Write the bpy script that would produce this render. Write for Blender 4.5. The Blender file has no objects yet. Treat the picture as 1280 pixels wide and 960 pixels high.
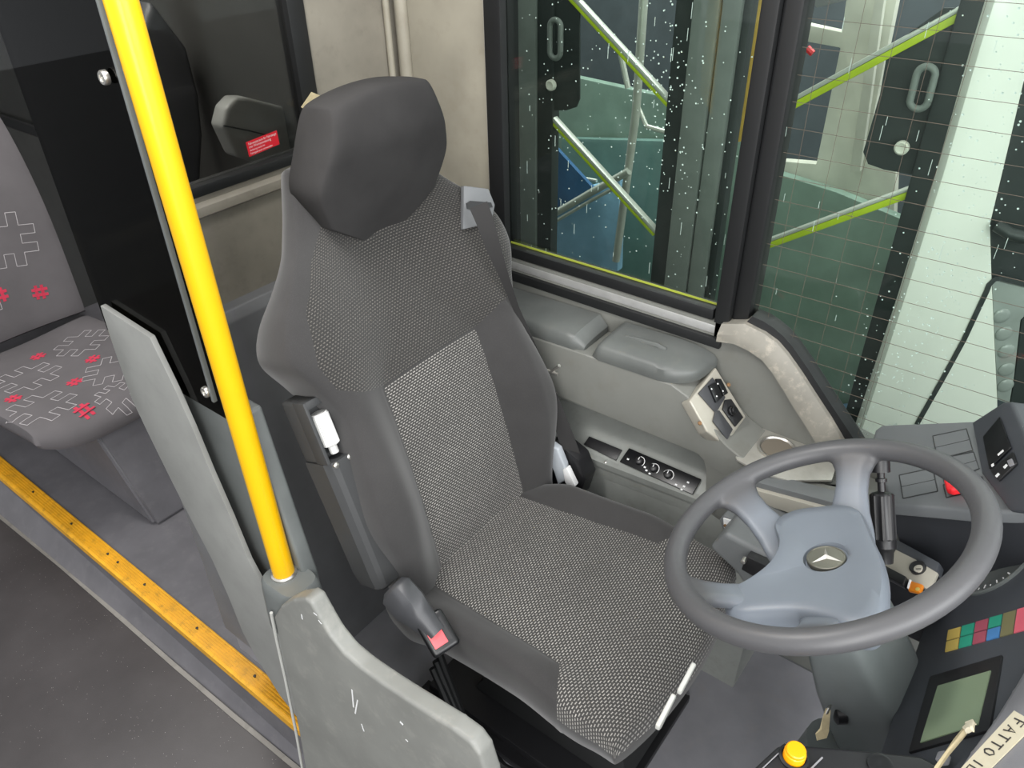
import bpy, bmesh, math, random
from mathutils import Vector as V, Matrix
random.seed(7)
scene = bpy.context.scene
col = scene.collection
rad = math.radians

# ------------------------------------------------------------------ camera
FPX, PITCH, YAW, ROLL = 975.0, rad(34.5), rad(52.0), rad(-1.2)
CAM = V((0, 0, 1.75))
_h = V((-math.sin(YAW), -math.cos(YAW), 0))
FW = _h * math.cos(PITCH) + V((0, 0, -math.sin(PITCH)))
_r = FW.cross(V((0, 0, 1))).normalized()
_u = _r.cross(FW)
RT = _r * math.cos(ROLL) + _u * math.sin(ROLL)
UP = _u * math.cos(ROLL) - _r * math.sin(ROLL)


def ray(x, y):
    return FW + RT * ((x - 640) / FPX) - UP * ((y - 480) / FPX)


def W(x, y, ax, v):
    """world point seen at (x, y) that lies on the plane axis = v"""
    i = 'xyz'.index(ax)
    d = ray(x, y)
    return CAM + d * ((v - CAM[i]) / d[i])


def T(x, y, t):
    return CAM + ray(x, y) * t


def PL(x, y, P0, n):
    d = ray(x, y)
    return CAM + d * ((P0 - CAM).dot(n) / d.dot(n))


cd = bpy.data.cameras.new('camera')
cam = bpy.data.objects.new('camera', cd)
col.objects.link(cam)
cd.sensor_fit = 'HORIZONTAL'
cd.sensor_width = 36.0
cd.lens = 36.0 * FPX / 1280.0
cd.clip_start = 0.02
m3 = Matrix((RT, UP, -FW)).transposed()
cam.matrix_world = Matrix.Translation(CAM) @ m3.to_4x4()
scene.camera = cam

# ------------------------------------------------------------------ materials


def lin(c):
    return tuple((v / 12.92 if v <= 0.04045 else ((v + 0.055) / 1.055) ** 2.4) for v in [x / 255.0 for x in c])


class NT:
    def __init__(s, name):
        s.m = bpy.data.materials.new(name)
        s.m.use_nodes = True
        s.t = s.m.node_tree
        s.n = s.t.nodes
        s.b = s.n['Principled BSDF']
        s.out = s.n['Material Output']

    def new(s, typ, **kw):
        n = s.n.new(typ)
        for k, v in kw.items():
            setattr(n, k, v)
        return n

    def link(s, a, b):
        s.t.links.new(a, b)

    def math(s, op, a, b=None, clamp=False):
        n = s.n.new('ShaderNodeMath')
        n.operation = op
        n.use_clamp = clamp
        for i, v in enumerate((a, b)):
            if v is None:
                continue
            if isinstance(v, (int, float)):
                n.inputs[i].default_value = v
            else:
                s.link(v, n.inputs[i])
        return n.outputs[0]

    def mix(s, fac, a, b):
        n = s.n.new('ShaderNodeMix')
        n.data_type = 'RGBA'
        for sock, v in ((n.inputs[0], fac), (n.inputs[6], a), (n.inputs[7], b)):
            if isinstance(v, (int, float)):
                sock.default_value = v
            elif isinstance(v, tuple):
                sock.default_value = v if len(v) == 4 else (*v, 1)
            else:
                s.link(v, sock)
        return n.outputs[2]

    def noise(s, scale, detail=4, rough=0.55, vec=None):
        n = s.n.new('ShaderNodeTexNoise')
        n.inputs['Scale'].default_value = scale
        n.inputs['Detail'].default_value = detail
        n.inputs['Roughness'].default_value = rough
        if vec is None:
            vec = s.coord()
        s.link(vec, n.inputs['Vector'])
        return n.outputs[0]

    def coord(s, kind='Object'):
        if not hasattr(s, '_tc'):
            s._tc = s.n.new('ShaderNodeTexCoord')
        return s._tc.outputs[kind]

    def ramp(s, f, p0, p1):
        n = s.n.new('ShaderNodeMapRange')
        s.link(f, n.inputs[0])
        n.inputs[1].default_value = p0
        n.inputs[2].default_value = p1
        return n.outputs[0]

    def bump(s, h, strength=0.3, dist=0.001):
        n = s.n.new('ShaderNodeBump')
        n.inputs['Strength'].default_value = strength
        n.inputs['Distance'].default_value = dist
        s.link(h, n.inputs['Height'])
        s.link(n.outputs[0], s.b.inputs['Normal'])


def plain(name, rgb, rough=0.5, metal=0.0, var=0.12, scale=9.0, grain=0.0, gscale=900.0, dirt=None, dirt_amt=0.5, spec=0.5, coat=0.0):
    t = NT(name)
    c = lin(rgb)
    n = t.noise(scale)
    a = tuple(x * (1 - var) for x in c)
    b = tuple(min(1, x * (1 + var)) for x in c)
    colr = t.mix(t.ramp(n, 0.3, 0.7), a, b)
    if dirt:
        d = t.ramp(t.noise(scale * 2.7, 8, 0.7), 0.52, 0.72)
        colr = t.mix(t.math('MULTIPLY', d, dirt_amt), colr, lin(dirt))
    t.link(colr, t.b.inputs['Base Color'])
    t.b.inputs['Roughness'].default_value = rough
    t.b.inputs['Metallic'].default_value = metal
    t.b.inputs['Specular IOR Level'].default_value = spec
    if coat:
        t.b.inputs['Coat Weight'].default_value = coat
        t.b.inputs['Coat Roughness'].default_value = 0.15
    if grain:
        t.bump(t.noise(gscale, 2), grain, 0.0006)
    return t.m


def fabric_nodes(t, rgb, var=0.18):
    c = lin(rgb)
    n = t.noise(6, 6, 0.6)
    f = t.noise(700, 2)
    base = t.mix(t.ramp(n, 0.3, 0.7), tuple(x * (1 - var) for x in c), tuple(x * (1 + var) for x in c))
    return t.mix(t.math('MULTIPLY', t.ramp(f, 0.45, 0.75), 0.35), base, tuple(x * 1.8 for x in c))


def weave_nodes(t, light, dark, bw, bh, mortar):
    uv = t.coord('UV')
    br = t.new('ShaderNodeTexBrick')
    br.offset = 0.5
    t.link(uv, br.inputs['Vector'])
    br.inputs['Scale'].default_value = 1.0
    br.inputs['Brick Width'].default_value = bw
    br.inputs['Row Height'].default_value = bh
    br.inputs['Mortar Size'].default_value = mortar
    br.inputs['Mortar Smooth'].default_value = 0.35
    br.inputs['Color1'].default_value = (*lin(light), 1)
    br.inputs['Color2'].default_value = (*[x * 0.72 for x in lin(light)], 1)
    br.inputs['Mortar'].default_value = (*lin(dark), 1)
    wear = t.ramp(t.noise(5, 5, 0.6), 0.32, 0.68)
    fine = t.ramp(t.noise(160, 3, 0.7), 0.3, 0.7)
    k = t.math('MULTIPLY', t.math('ADD', 0.55, t.math('MULTIPLY', wear, 0.35)), t.math('ADD', 0.75, t.math('MULTIPLY', fine, 0.5)))
    colr = t.mix(k, (*lin(dark), 1), br.outputs['Color'])
    return colr, br.outputs['Fac']


def seat_material():
    t = NT('driver_seat_fabric')
    base = fabric_nodes(t, (52, 51, 51))
    w1, f1 = weave_nodes(t, (188, 184, 178), (56, 55, 54), 0.0088, 0.0052, 0.0021)
    w2, f2 = weave_nodes(t, (112, 108, 103), (47, 46, 45), 0.0078, 0.0056, 0.0023)
    a1 = t.new('ShaderNodeAttribute', attribute_name='inset')
    a2 = t.new('ShaderNodeAttribute', attribute_name='chest')
    m1 = t.math('GREATER_THAN', a1.outputs['Fac'], 0.0)
    m2 = t.math('GREATER_THAN', a2.outputs['Fac'], 0.0)
    c = t.mix(m2, base, w2)
    c = t.mix(m1, c, w1)
    t.link(c, t.b.inputs['Base Color'])
    t.b.inputs['Roughness'].default_value = 0.92
    t.b.inputs['Specular IOR Level'].default_value = 0.2
    t.b.inputs['Sheen Weight'].default_value = 0.25
    t.b.inputs['Sheen Roughness'].default_value = 0.5
    m = t.math('MAXIMUM', m1, m2)
    t.bump(t.math('MULTIPLY', m, t.math('SUBTRACT', 1.0, f1)), 0.5, 0.0012)
    return t.m


def glass(name, tint=(0.82, 0.92, 0.88), gloss=1.0):
    t = NT(name)
    t.n.remove(t.b)
    tr = t.new('ShaderNodeBsdfTransparent')
    tr.inputs[0].default_value = (*tint, 1)
    gl = t.new('ShaderNodeBsdfGlossy')
    gl.inputs['Roughness'].default_value = 0.02
    fr = t.new('ShaderNodeFresnel')
    fr.inputs[0].default_value = 1.45
    mx = t.new('ShaderNodeMixShader')
    t.link(t.math('MULTIPLY', fr.outputs[0], gloss), mx.inputs[0])
    t.link(tr.outputs[0], mx.inputs[1])
    t.link(gl.outputs[0], mx.inputs[2])
    t.link(mx.outputs[0], t.out.inputs[0])
    return t.m


def floor_speckle():
    t = NT('aisle_floor_vinyl')
    n = t.noise(4, 5)
    base = t.mix(t.ramp(n, 0.3, 0.7), lin((56, 53, 54)), lin((70, 67, 68)))
    vo = t.new('ShaderNodeTexVoronoi')
    t.link(t.coord(), vo.inputs['Vector'])
    vo.inputs['Scale'].default_value = 105
    sp = t.math('LESS_THAN', vo.outputs['Distance'], 0.07)
    sel = t.math('GREATER_THAN', t.noise(23, 2), 0.5)
    t.link(t.mix(t.math('MULTIPLY', sp, sel), base, lin((190, 185, 182))), t.b.inputs['Base Color'])
    t.b.inputs['Roughness'].default_value = 0.42
    t.bump(t.noise(300, 3), 0.25, 0.001)
    return t.m


M = {}
M['seat'] = seat_material()
M['black'] = plain('black_plastic', (30, 30, 32), 0.38, grain=0.15)
M['black_rubber'] = plain('black_rubber', (22, 23, 24), 0.5)
M['black_gloss'] = plain('gloss_black_plastic', (18, 19, 21), 0.32)
M['dark'] = plain('dark_grey_plastic', (62, 63, 66), 0.42, grain=0.3)
M['armrest'] = plain('armrest_charcoal_plastic', (54, 55, 56), 0.6, grain=0.25)
M['mid'] = plain('mid_grey_plastic', (104, 107, 108), 0.42, grain=0.25)
M['belt_grey'] = plain('pale_grey_plastic', (104, 106, 108), 0.45)
M['wall'] = plain('cab_lining_grey', (117, 118, 113), 0.5, grain=0.25, dirt=(108, 106, 98), dirt_amt=0.5, scale=5)
M['beige'] = plain('cab_lining_beige', (154, 149, 135), 0.55, grain=0.3, gscale=400, dirt=(138, 131, 116), dirt_amt=0.45, scale=6)
M['beige_dim'] = plain('rear_taupe_and_shaded_beige', (132, 127, 116), 0.5, grain=0.25, dirt=(105, 98, 90), dirt_amt=0.4)
M['trim'] = plain('worn_window_trim', (132, 129, 120), 0.55, dirt=(176, 168, 154), dirt_amt=0.7, scale=14, grain=0.3)
M['pad'] = plain('grey_armrest_pad', (94, 97, 95), 0.42, grain=0.2, dirt=(108, 108, 102), dirt_amt=0.3)
M['door'] = plain('worn_grey_door_paint', (124, 125, 121), 0.48, dirt=(152, 151, 145), dirt_amt=0.5, scale=7, grain=0.2, gscale=500)
M['strip'] = plain('pale_panel_paint', (140, 141, 138), 0.45, dirt=(120, 122, 118), dirt_amt=0.4, scale=6)
M['moulding'] = plain('partition_moulding_grey', (104, 108, 107), 0.4, grain=0.25)
M['yellow'] = plain('yellow_pole_coating', (232, 178, 6), 0.38, var=0.03, coat=0.2)
M['nosing'] = plain('yellow_step_nosing', (218, 160, 30), 0.5, dirt=(120, 92, 40), dirt_amt=0.55, scale=16)
M['podium'] = plain('podium_vinyl', (94, 93, 97), 0.45, grain=0.3, gscale=300, dirt=(120, 118, 120), dirt_amt=0.3)
M['floor'] = plain('cab_floor_vinyl', (132, 132, 137), 0.45, grain=0.3, gscale=300, dirt=(138, 134, 132), dirt_amt=0.4)
M['lower_wall'] = plain('rear_moulding_charcoal', (108, 109, 111), 0.45, grain=0.25)
M['aisle'] = floor_speckle()
M['seam'] = plain('floor_weld_line', (128, 125, 120), 0.6, dirt=(90, 88, 84))
M['wheel'] = plain('steering_rim_grey', (84, 82, 82), 0.42, grain=0.2, var=0.06, spec=0.6)
M['hub'] = plain('steering_hub_blue_grey', (116, 123, 132), 0.38, grain=0.25, var=0.05)
M['column'] = plain('column_grey', (100, 106, 106), 0.36, grain=0.2)
M['chrome'] = plain('chrome', (200, 200, 198), 0.15, metal=1.0, var=0.03)
M['star'] = plain('polished_star', (222, 219, 212), 0.25, metal=0.55, var=0.02)
M['lever'] = plain('lever_silver_paint', (176, 182, 188), 0.3)
M['pewter'] = plain('pewter_emblem', (128, 126, 116), 0.35, metal=0.75, var=0.04)
M['silver'] = plain('brushed_silver', (196, 194, 188), 0.32, metal=0.9, var=0.06)
M['alu'] = plain('aluminium_channel', (200, 200, 198), 0.4, metal=0.6, var=0.08, scale=30)
M['plate'] = plain('pale_switch_plate', (176, 172, 160), 0.4, metal=0.25, var=0.05, dirt=(170, 164, 150), dirt_amt=0.4)
M['white'] = plain('white_print', (225, 226, 226), 0.5, var=0.03)
M['knob'] = plain('pale_knob', (205, 205, 202), 0.45, var=0.04)
M['handle'] = plain('pale_grey_handle', (186, 187, 182), 0.45, var=0.05)
M['red'] = plain('red_plastic', (226, 38, 46), 0.35, var=0.04)
M['red_button'] = plain('faded_red_button', (226, 84, 90), 0.4, var=0.05)
M['orange'] = plain('orange_button', (255, 165, 10), 0.3, var=0.05)
M['amber'] = plain('amber_lens', (206, 120, 24), 0.3)
M['dash'] = plain('dash_black_grey', (62, 65, 70), 0.45, grain=0.3)
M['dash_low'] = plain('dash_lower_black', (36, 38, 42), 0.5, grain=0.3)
M['recess'] = plain('recess_grey', (138, 141, 137), 0.45, grain=0.25, dirt=(112, 112, 106), dirt_amt=0.4)
M['pod'] = plain('dash_switch_panel_grey', (92, 95, 97), 0.45, grain=0.3, var=0.05)
M['dash_grey'] = plain('dash_surround_grey', (136, 136, 140), 0.45, grain=0.3)
M['gauge'] = plain('gauge_face', (96, 101, 100), 0.3)
M['lcd'] = plain('lcd_green_grey', (120, 136, 110), 0.2, var=0.04)
M['wood_strip'] = plain('cream_label_tape', (226, 218, 192), 0.6, var=0.04, dirt=(200, 186, 150), dirt_amt=0.4)
M['ink'] = plain('ink', (66, 64, 62), 0.7)
M['paper'] = plain('yellowed_paper', (196, 182, 146), 0.8, var=0.12, scale=60)
M['rust'] = plain('rusty_bolt', (140, 108, 76), 0.6, metal=0.4, scale=80, var=0.3)
M['old_steel'] = plain('stained_steel_edge', (74, 66, 58), 0.6, metal=0.3, scale=40, var=0.3)
M['belt'] = plain('black_belt_webbing', (34, 33, 33), 0.75, grain=0.5, gscale=1200)
M['smoke'] = glass('smoked_black_panel', (0.13, 0.13, 0.12), 0.35)
M['glass'] = glass('window_glass', (0.88, 0.93, 0.90), 0.7)
M['glass_rear'] = glass('rear_partition_glass', (0.66, 0.66, 0.64), 0.9)
M['wire'] = plain('heating_wire', (88, 78, 66), 0.6)
M['drop'] = plain('raindrops', (235, 240, 240), 0.1, var=0.02)
M['w_yellow'] = plain('warn_yellow', (196, 172, 92), 0.35)
M['w_green'] = plain('warn_green', (50, 152, 126), 0.35)
M['w_red'] = plain('warn_red', (164, 82, 98), 0.35)
M['w_blue'] = plain('warn_blue', (74, 128, 184), 0.35)
M['w_olive'] = plain('warn_olive', (120, 116, 84), 0.35)
M['w_pink'] = plain('warn_pink', (214, 100, 116), 0.35)
M['plush'] = plain('passenger_seat_plush', (98, 95, 97), 0.9, var=0.12, spec=0.15, scale=5)
M['plush_line'] = plain('plush_pale_line', (176, 172, 174), 0.9)
M['plush_red'] = plain('plush_red_hash', (190, 52, 76), 0.9)
# outside
M['x_teal'] = plain('teal_panel', (128, 152, 138), 0.5)
M['x_teal2'] = plain('deep_teal_panel', (106, 138, 130), 0.5)
M['x_dark'] = plain('dark_bus_interior', (76, 84, 88), 0.7)
M['x_rubber'] = plain('grey_door_rubber', (118, 126, 120), 0.55)
M['x_black'] = plain('black_door_frame', (48, 55, 53), 0.5)
M['x_cream'] = plain('cream_bus_lining', (214, 215, 200), 0.6)
M['x_white'] = plain('white_bus_paint', (236, 240, 228), 0.25, var=0.02, coat=0.3)
M['x_blue'] = plain('blue_panel', (150, 196, 224), 0.5)
M['x_lime'] = plain('lime_rail_face', (176, 200, 40), 0.45)
M['x_rail'] = plain('pale_steel_rail', (196, 202, 190), 0.35, metal=0.3)
M['x_lamp'] = plain('grey_lamp_cluster', (150, 158, 152), 0.2)
M['x_yellow'] = plain('ochre_pole', (170, 140, 50), 0.5)
M['asphalt'] = plain('wet_asphalt', (70, 72, 74), 0.35, scale=3, grain=0.5, gscale=60)
M['ceil'] = plain('bus_ceiling', (186, 186, 182), 0.6)
M['sticker'] = plain('red_sticker', (206, 20, 40), 0.45, var=0.03)

# ------------------------------------------------------------------ mesh tools


def wl(o):
    p = V((0, 0, 0))
    while o:
        p += o.location
        o = o.parent
    return p


class MB:
    def __init__(s):
        s.bm = bmesh.new()
        s.mi = 0
        s.uv = s.bm.loops.layers.uv.new('UVMap')

    def face(s, vs):
        try:
            f = s.bm.faces.new(vs)
            f.material_index = s.mi
            return f
        except ValueError:
            return None

    def prism(s, pts, off, bev=0.0, seg=2):
        """polygon pts extruded by vector off"""
        off = V(off)
        a = [s.bm.verts.new(V(p)) for p in pts]
        b = [s.bm.verts.new(V(p) + off) for p in pts]
        fs = [s.face(a), s.face(list(reversed(b)))]
        n = len(pts)
        for i in range(n):
            fs.append(s.face([a[(i + 1) % n], a[i], b[i], b[(i + 1) % n]]))
        fs = [f for f in fs if f]
        bmesh.ops.recalc_face_normals(s.bm, faces=fs)
        if bev > 0:
            es = list({e for f in fs for e in f.edges})
            r = bmesh.ops.bevel(s.bm, geom=es, offset=bev, segments=seg, profile=0.6, affect='EDGES', clamp_overlap=True)
            for f in r['faces']:
                f.material_index = s.mi
        return s

    def box(s, c, X, Y, Z, sx, sy, sz, bev=0.0, seg=2):
        c, X, Y, Z = V(c), V(X), V(Y), V(Z)
        p = [c + X * (a * sx / 2) + Y * (b * sy / 2) - Z * (sz / 2) for a, b in ((-1, -1), (1, -1), (1, 1), (-1, 1))]
        return s.prism(p, Z * sz, bev, seg)

    def abox(s, lo, hi, bev=0.0, seg=2):
        lo, hi = V(lo), V(hi)
        return s.box((lo + hi) / 2, (1, 0, 0), (0, 1, 0), (0, 0, 1), hi.x - lo.x, hi.y - lo.y, hi.z - lo.z, bev, seg)

    def loft(s, loops, caps=True, closed=True):
        rows = [[s.bm.verts.new(V(p)) for p in L] for L in loops]
        n = len(rows[0])
        fs = []
        for a, b in zip(rows, rows[1:]):
            for i in range(n if closed else n - 1):
                j = (i + 1) % n
                fs.append(s.face([a[i], a[j], b[j], b[i]]))
        if caps and closed:
            fs.append(s.face(list(reversed(rows[0]))))
            fs.append(s.face(rows[-1]))
        bmesh.ops.recalc_face_normals(s.bm, faces=[f for f in fs if f])
        return s

    def tube(s, path, r, n=12, caps=True, squash=None):
        path = [V(p) for p in path]
        loops = []
        prev = None
        for i, p in enumerate(path):
            d = (path[min(i + 1, len(path) - 1)] - path[max(i - 1, 0)]).normalized()
            if prev is None:
                ref = V((0, 0, 1)) if abs(d.z) < 0.9 else V((1, 0, 0))
                a = d.cross(ref).normalized()
            else:
                a = (prev - d * prev.dot(d)).normalized()
            prev = a
            b = d.cross(a)
            rr = r[i] if isinstance(r, (list, tuple)) else r
            q = squash or 1.0
            loops.append([p + a * (rr * math.cos(2 * math.pi * k / n)) + b * (rr * q * math.sin(2 * math.pi * k / n)) for k in range(n)])
        return s.loft(loops, caps)

    def lathe(s, c, axis, prof, n=28, X=None):
        """prof: list of (radius, height)"""
        c, axis = V(c), V(axis).normalized()
        a = (axis.cross(V((0, 0, 1))) if abs(axis.z) < 0.95 else axis.cross(V((1, 0, 0)))).normalized()
        b = axis.cross(a)
        loops = [[c + axis * h + (a * math.cos(2 * math.pi * k / n) + b * math.sin(2 * math.pi * k / n)) * max(r, 1e-4) for k in range(n)] for r, h in prof]
        return s.loft(loops)

    def ribbon(s, path, width, nrm, thick=0.001):
        """flat strip along path; nrm constant or list"""
        path = [V(p) for p in path]
        loops = []
        for i, p in enumerate(path):
            d = (path[min(i + 1, len(path) - 1)] - path[max(i - 1, 0)]).normalized()
            nn = V(nrm[i]) if isinstance(nrm, list) else V(nrm)
            a = d.cross(nn).normalized()
            nn = a.cross(d)
            w = width[i] if isinstance(width, list) else width
            loops.append([p + a * w / 2, p + a * w / 2 + nn * thick, p - a * w / 2 + nn * thick, p - a * w / 2])
        return s.loft(loops)

    def build(s, name, mats, parent=None, loc=None, smooth=38, weld=False, **props):
        if weld:
            bmesh.ops.remove_doubles(s.bm, verts=s.bm.verts, dist=1e-5)
        me = bpy.data.meshes.new(name)
        o = bpy.data.objects.new(name, me)
        if parent is not None:
            off = wl(parent)
            o.parent = parent
        else:
            if loc is None:
                xs = [v.co for v in s.bm.verts]
                lo = V([min(c[i] for c in xs) for i in range(3)])
                hi = V([max(c[i] for c in xs) for i in range(3)])
                loc = V(((lo.x + hi.x) / 2, (lo.y + hi.y) / 2, lo.z))
            off = V(loc)
            o.location = off
        bmesh.ops.translate(s.bm, verts=s.bm.verts, vec=-off)
        s.bm.to_mesh(me)
        s.bm.free()
        for m in (mats if isinstance(mats, list) else [mats]):
            me.materials.append(m)
        if smooth:
            me.polygons.foreach_set('use_smooth', [True] * len(me.polygons))
            me.set_sharp_from_angle(angle=rad(smooth))
        col.objects.link(o)
        for k, v in props.items():
            o[k] = v
        return o


def thing(name, label, cat, loc, group=None):
    o = bpy.data.objects.new(name, None)
    o.empty_display_size = 0.05
    o.location = V(loc)
    col.objects.link(o)
    o['label'] = label
    o['category'] = cat
    if group:
        o['group'] = group
    return o


def structure(o, label, cat):
    o['kind'] = 'structure'
    o['label'] = label
    o['category'] = cat
    return o


def interp(tab, s):
    if s <= tab[0][0]:
        return tab[0][1]
    for (a, x), (b, y) in zip(tab, tab[1:]):
        if s <= b:
            t = (s - a) / (b - a)
            i = tab.index((a, x))
            p = tab[i - 1] if i > 0 else (a, x)
            n = tab[i + 2] if i + 2 < len(tab) else (b, y)
            m0 = (y - p[1]) / (b - p[0]) * (b - a)
            m1 = (n[1] - x) / (n[0] - a) * (b - a)
            return (2 * t ** 3 - 3 * t * t + 1) * x + (t ** 3 - 2 * t * t + t) * m0 + (3 * t * t - 2 * t ** 3) * y + (t ** 3 - t * t) * m1
    return tab[-1][1]


def sstep(a, b, x):
    t = max(0, min(1, (x - a) / (b - a)))
    return t * t * (3 - 2 * t)


def sdf(poly, x, y):
    """signed distance, positive inside"""
    d = 1e9
    ins = False
    n = len(poly)
    for i in range(n):
        ax, ay = poly[i]
        bx, by = poly[(i + 1) % n]
        ex, ey = bx - ax, by - ay
        t = max(0, min(1, ((x - ax) * ex + (y - ay) * ey) / (ex * ex + ey * ey + 1e-12)))
        d = min(d, math.hypot(x - ax - ex * t, y - ay - ey * t))
        if (ay > y) != (by > y) and x < (bx - ax) * (y - ay) / (by - ay) + ax:
            ins = not ins
    return d if ins else -d


class Pad:
    """closed cushion: front surface f(u, s) over a rounded outline, thickness th"""

    def __init__(s, P0, X, U, N, w, s0, s1, f, th, p=5, q=6, na=60, ns=80):
        s.P0, s.X, s.U, s.N = V(P0), V(X).normalized(), V(U).normalized(), V(N).normalized()
        s.w, s.s0, s.s1, s.f, s.th, s.p, s.q, s.na, s.ns = w, s0, s1, f, th, p, q, na, ns

    def us(s, a, t):
        u = s.w(t) * a
        s0, s1 = s.s0(u), s.s1(u)
        return u, s0 + (s1 - s0) * t

    def pt(s, a, t, side=1, extra=0.0):
        u, sv = s.us(a, t)
        q_ = s.q if not isinstance(s.q, tuple) else s.q[0 if t < .5 else 1]
        h = (max(0, 1 - abs(a) ** s.p)) ** (1 / s.p) * (max(0, 1 - abs(2 * t - 1) ** q_)) ** (1 / q_)
        T_ = s.th(t)
        F = s.f(u, sv)
        return s.P0 + s.X * u + s.U * sv + s.N * (F - T_ / 2 + side * h * T_ / 2 + extra)

    def surf(s, u, sv, extra=0.001):
        # inverse by iteration (outline changes slowly)
        t = 0.5
        for _ in range(12):
            s0, s1 = s.s0(u), s.s1(u)
            t = max(0.001, min(0.999, (sv - s0) / (s1 - s0)))
        a = max(-0.999, min(0.999, u / s.w(t)))
        return s.pt(a, t, 1, extra)

    def mesh(s, mb, masks=None):
        A = [math.sin(math.pi / 2 * (2 * i / s.na - 1)) for i in range(s.na + 1)]
        A = [0.5 * x + 0.5 * (2 * i / s.na - 1) for i, x in enumerate(A)]
        Tt = [0.5 + 0.5 * math.sin(math.pi / 2 * (2 * i / s.ns - 1)) for i in range(s.ns + 1)]
        Tt = [0.5 * x + 0.5 * i / s.ns for i, x in enumerate(Tt)]
        bm = mb.bm
        lay = {k: (bm.verts.layers.float.get(k) or bm.verts.layers.float.new(k)) for k in (masks or {})}
        fr, bk, UVs = {}, {}, {}
        for j, t in enumerate(Tt):
            for i, a in enumerate(A):
                v = bm.verts.new(s.pt(a, t, 1))
                fr[i, j] = v
                u, sv = s.us(a, t)
                UVs[v] = (u, sv)
                for k, pol in (masks or {}).items():
                    v[lay[k]] = sdf(pol, u, sv)
                if i in (0, s.na) or j in (0, s.ns):
                    bk[i, j] = v
                else:
                    v = bm.verts.new(s.pt(a, t, -1))
                    bk[i, j] = v
                    UVs[v] = (u, sv)
                    for k in (masks or {}):
                        v[lay[k]] = -1
        # texture coordinates follow the cloth: arc length from the middle of the pad
        for g in (fr, bk):
            cu, cv = s.na // 2, s.ns // 2
            new = {}
            for j in range(s.ns + 1):
                acc = 0.0
                for i in range(cu, s.na + 1):
                    if i > cu:
                        acc += (g[i, j].co - g[i - 1, j].co).length
                    new[i, j] = [acc, 0]
                acc = 0.0
                for i in range(cu - 1, -1, -1):
                    acc -= (g[i, j].co - g[i + 1, j].co).length
                    new[i, j] = [acc, 0]
            for i in range(s.na + 1):
                acc = 0.0
                for j in range(cv, s.ns + 1):
                    if j > cv:
                        acc += (g[i, j].co - g[i, j - 1].co).length
                    new[i, j][1] = acc
                acc = 0.0
                for j in range(cv - 1, -1, -1):
                    acc -= (g[i, j].co - g[i, j + 1].co).length
                    new[i, j][1] = acc
            for k_, v_ in new.items():
                UVs[g[k_]] = v_
        for j in range(s.ns):
            for i in range(s.na):
                for g, rev in ((fr, False), (bk, True)):
                    q = [g[i, j], g[i + 1, j], g[i + 1, j + 1], g[i, j + 1]]
                    if rev:
                        q.reverse()
                    f = mb.face(q)
                    if f:
                        for l in f.loops:
                            l[mb.uv].uv = UVs[l.vert]
        return mb


X, Y, Z = V((1, 0, 0)), V((0, 1, 0)), V((0, 0, 1))

# ================================================================== SETTING
XG = -1.45          # driver's window glass plane


def poly_struct(name, label, cat, pts, off, mat, bev=0.0):
    return structure(MB().prism(pts, off, bev).build(name, mat), label, cat)


# cab floor, podium and aisle
poly_struct('floor', 'dark grey cab floor under the driver seat and steering wheel', 'floor',
            [(-1.42, -1.45, 0), (-0.61, -1.45, 0), (-0.61, -1.0, 0), (-0.54, -1.0, 0), (-0.54, 0.75, 0), (-1.42, 0.75, 0)], (0, 0, -0.06), M['floor'])
ZP = -0.2
poly_struct('floor_podium', 'dark grey podium floor carrying the patterned passenger seat', 'floor',
            [(-1.42, -4.2, ZP), (-0.6, -4.2, ZP), (-0.6, -0.4, ZP), (-1.42, -0.4, ZP)], (0, 0, -0.05), M['podium'])
mb = MB()
ra, rb_ = W(0, 645, 'z', -.35), W(370, 955, 'z', -.35)
rk = (rb_.x - ra.x) / (rb_.y - ra.y)
rx = lambda y: ra.x + (y - ra.y) * rk
mb.prism([(-0.598, -4.2, ZP - 0.004), (-0.598, -0.4, ZP - 0.004), (rx(-.4), -0.4, -0.352), (rx(-4.2), -4.2, -0.352)], (-0.05, 0, -0.02))
structure(mb.build('trim_1', M['podium']), 'dark grey step riser below the yellow edge strip', 'step riser')
poly_struct('floor_aisle', 'speckled dark aisle floor at the lower left', 'floor',
            [(-0.56, -4.2, -0.35), (1.2, -4.2, -0.35), (1.2, 1.3, -0.35), (-0.56, 1.3, -0.35)], (0, 0, -0.05), M['aisle'])
mb = MB()
pp = [V((rx(y) + .004 + .006 * math.sin(y * 3.1), y, -.348)) for y in (-4.0, -3.4, -2.9, -2.5, -2.1, -1.8, -1.5, -1.25, -1.0, -.6)]
mb.ribbon(pp, 0.014, Z, 0.002)
structure(mb.build('trim_2', M['seam']), 'pale weld line along the aisle floor below the yellow step', 'floor seam')

# yellow step edge
t = thing('step_nosing', 'long ribbed yellow step edge strip with dark screws along the aisle', 'step edge', (-0.6, -2.0, ZP))
mb = MB()
mb.abox((-0.645, -3.9, ZP), (-0.594, -0.45, ZP + 0.006), 0.002)
for k in range(6):
    x = -0.641 + k * 0.0082
    mb.abox((x, -3.9, ZP + 0.006), (x + 0.0038, -0.45, ZP + 0.0085))
mb.prism([(-0.594, -3.9, ZP + 0.006), (-0.594, -3.9, ZP - 0.03), (-0.588, -3.9, ZP - 0.03), (-0.586, -3.9, ZP + 0.003)], (0, 3.45, 0))
mb.build('tread', M['nosing'], t)
for (px, py) in ((41, 615), (92, 653), (140, 689), (153, 699), (186, 727), (253, 780), (322, 842)):
    q = W(px, py, 'z', ZP + 0.008)
    q.x = -0.62
    MB().lathe(q, Z, [(0.0045, -0.004), (0.0045, 0.0015), (0.003, 0.0022)], 10).build('screw', M['black'], t)

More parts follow.
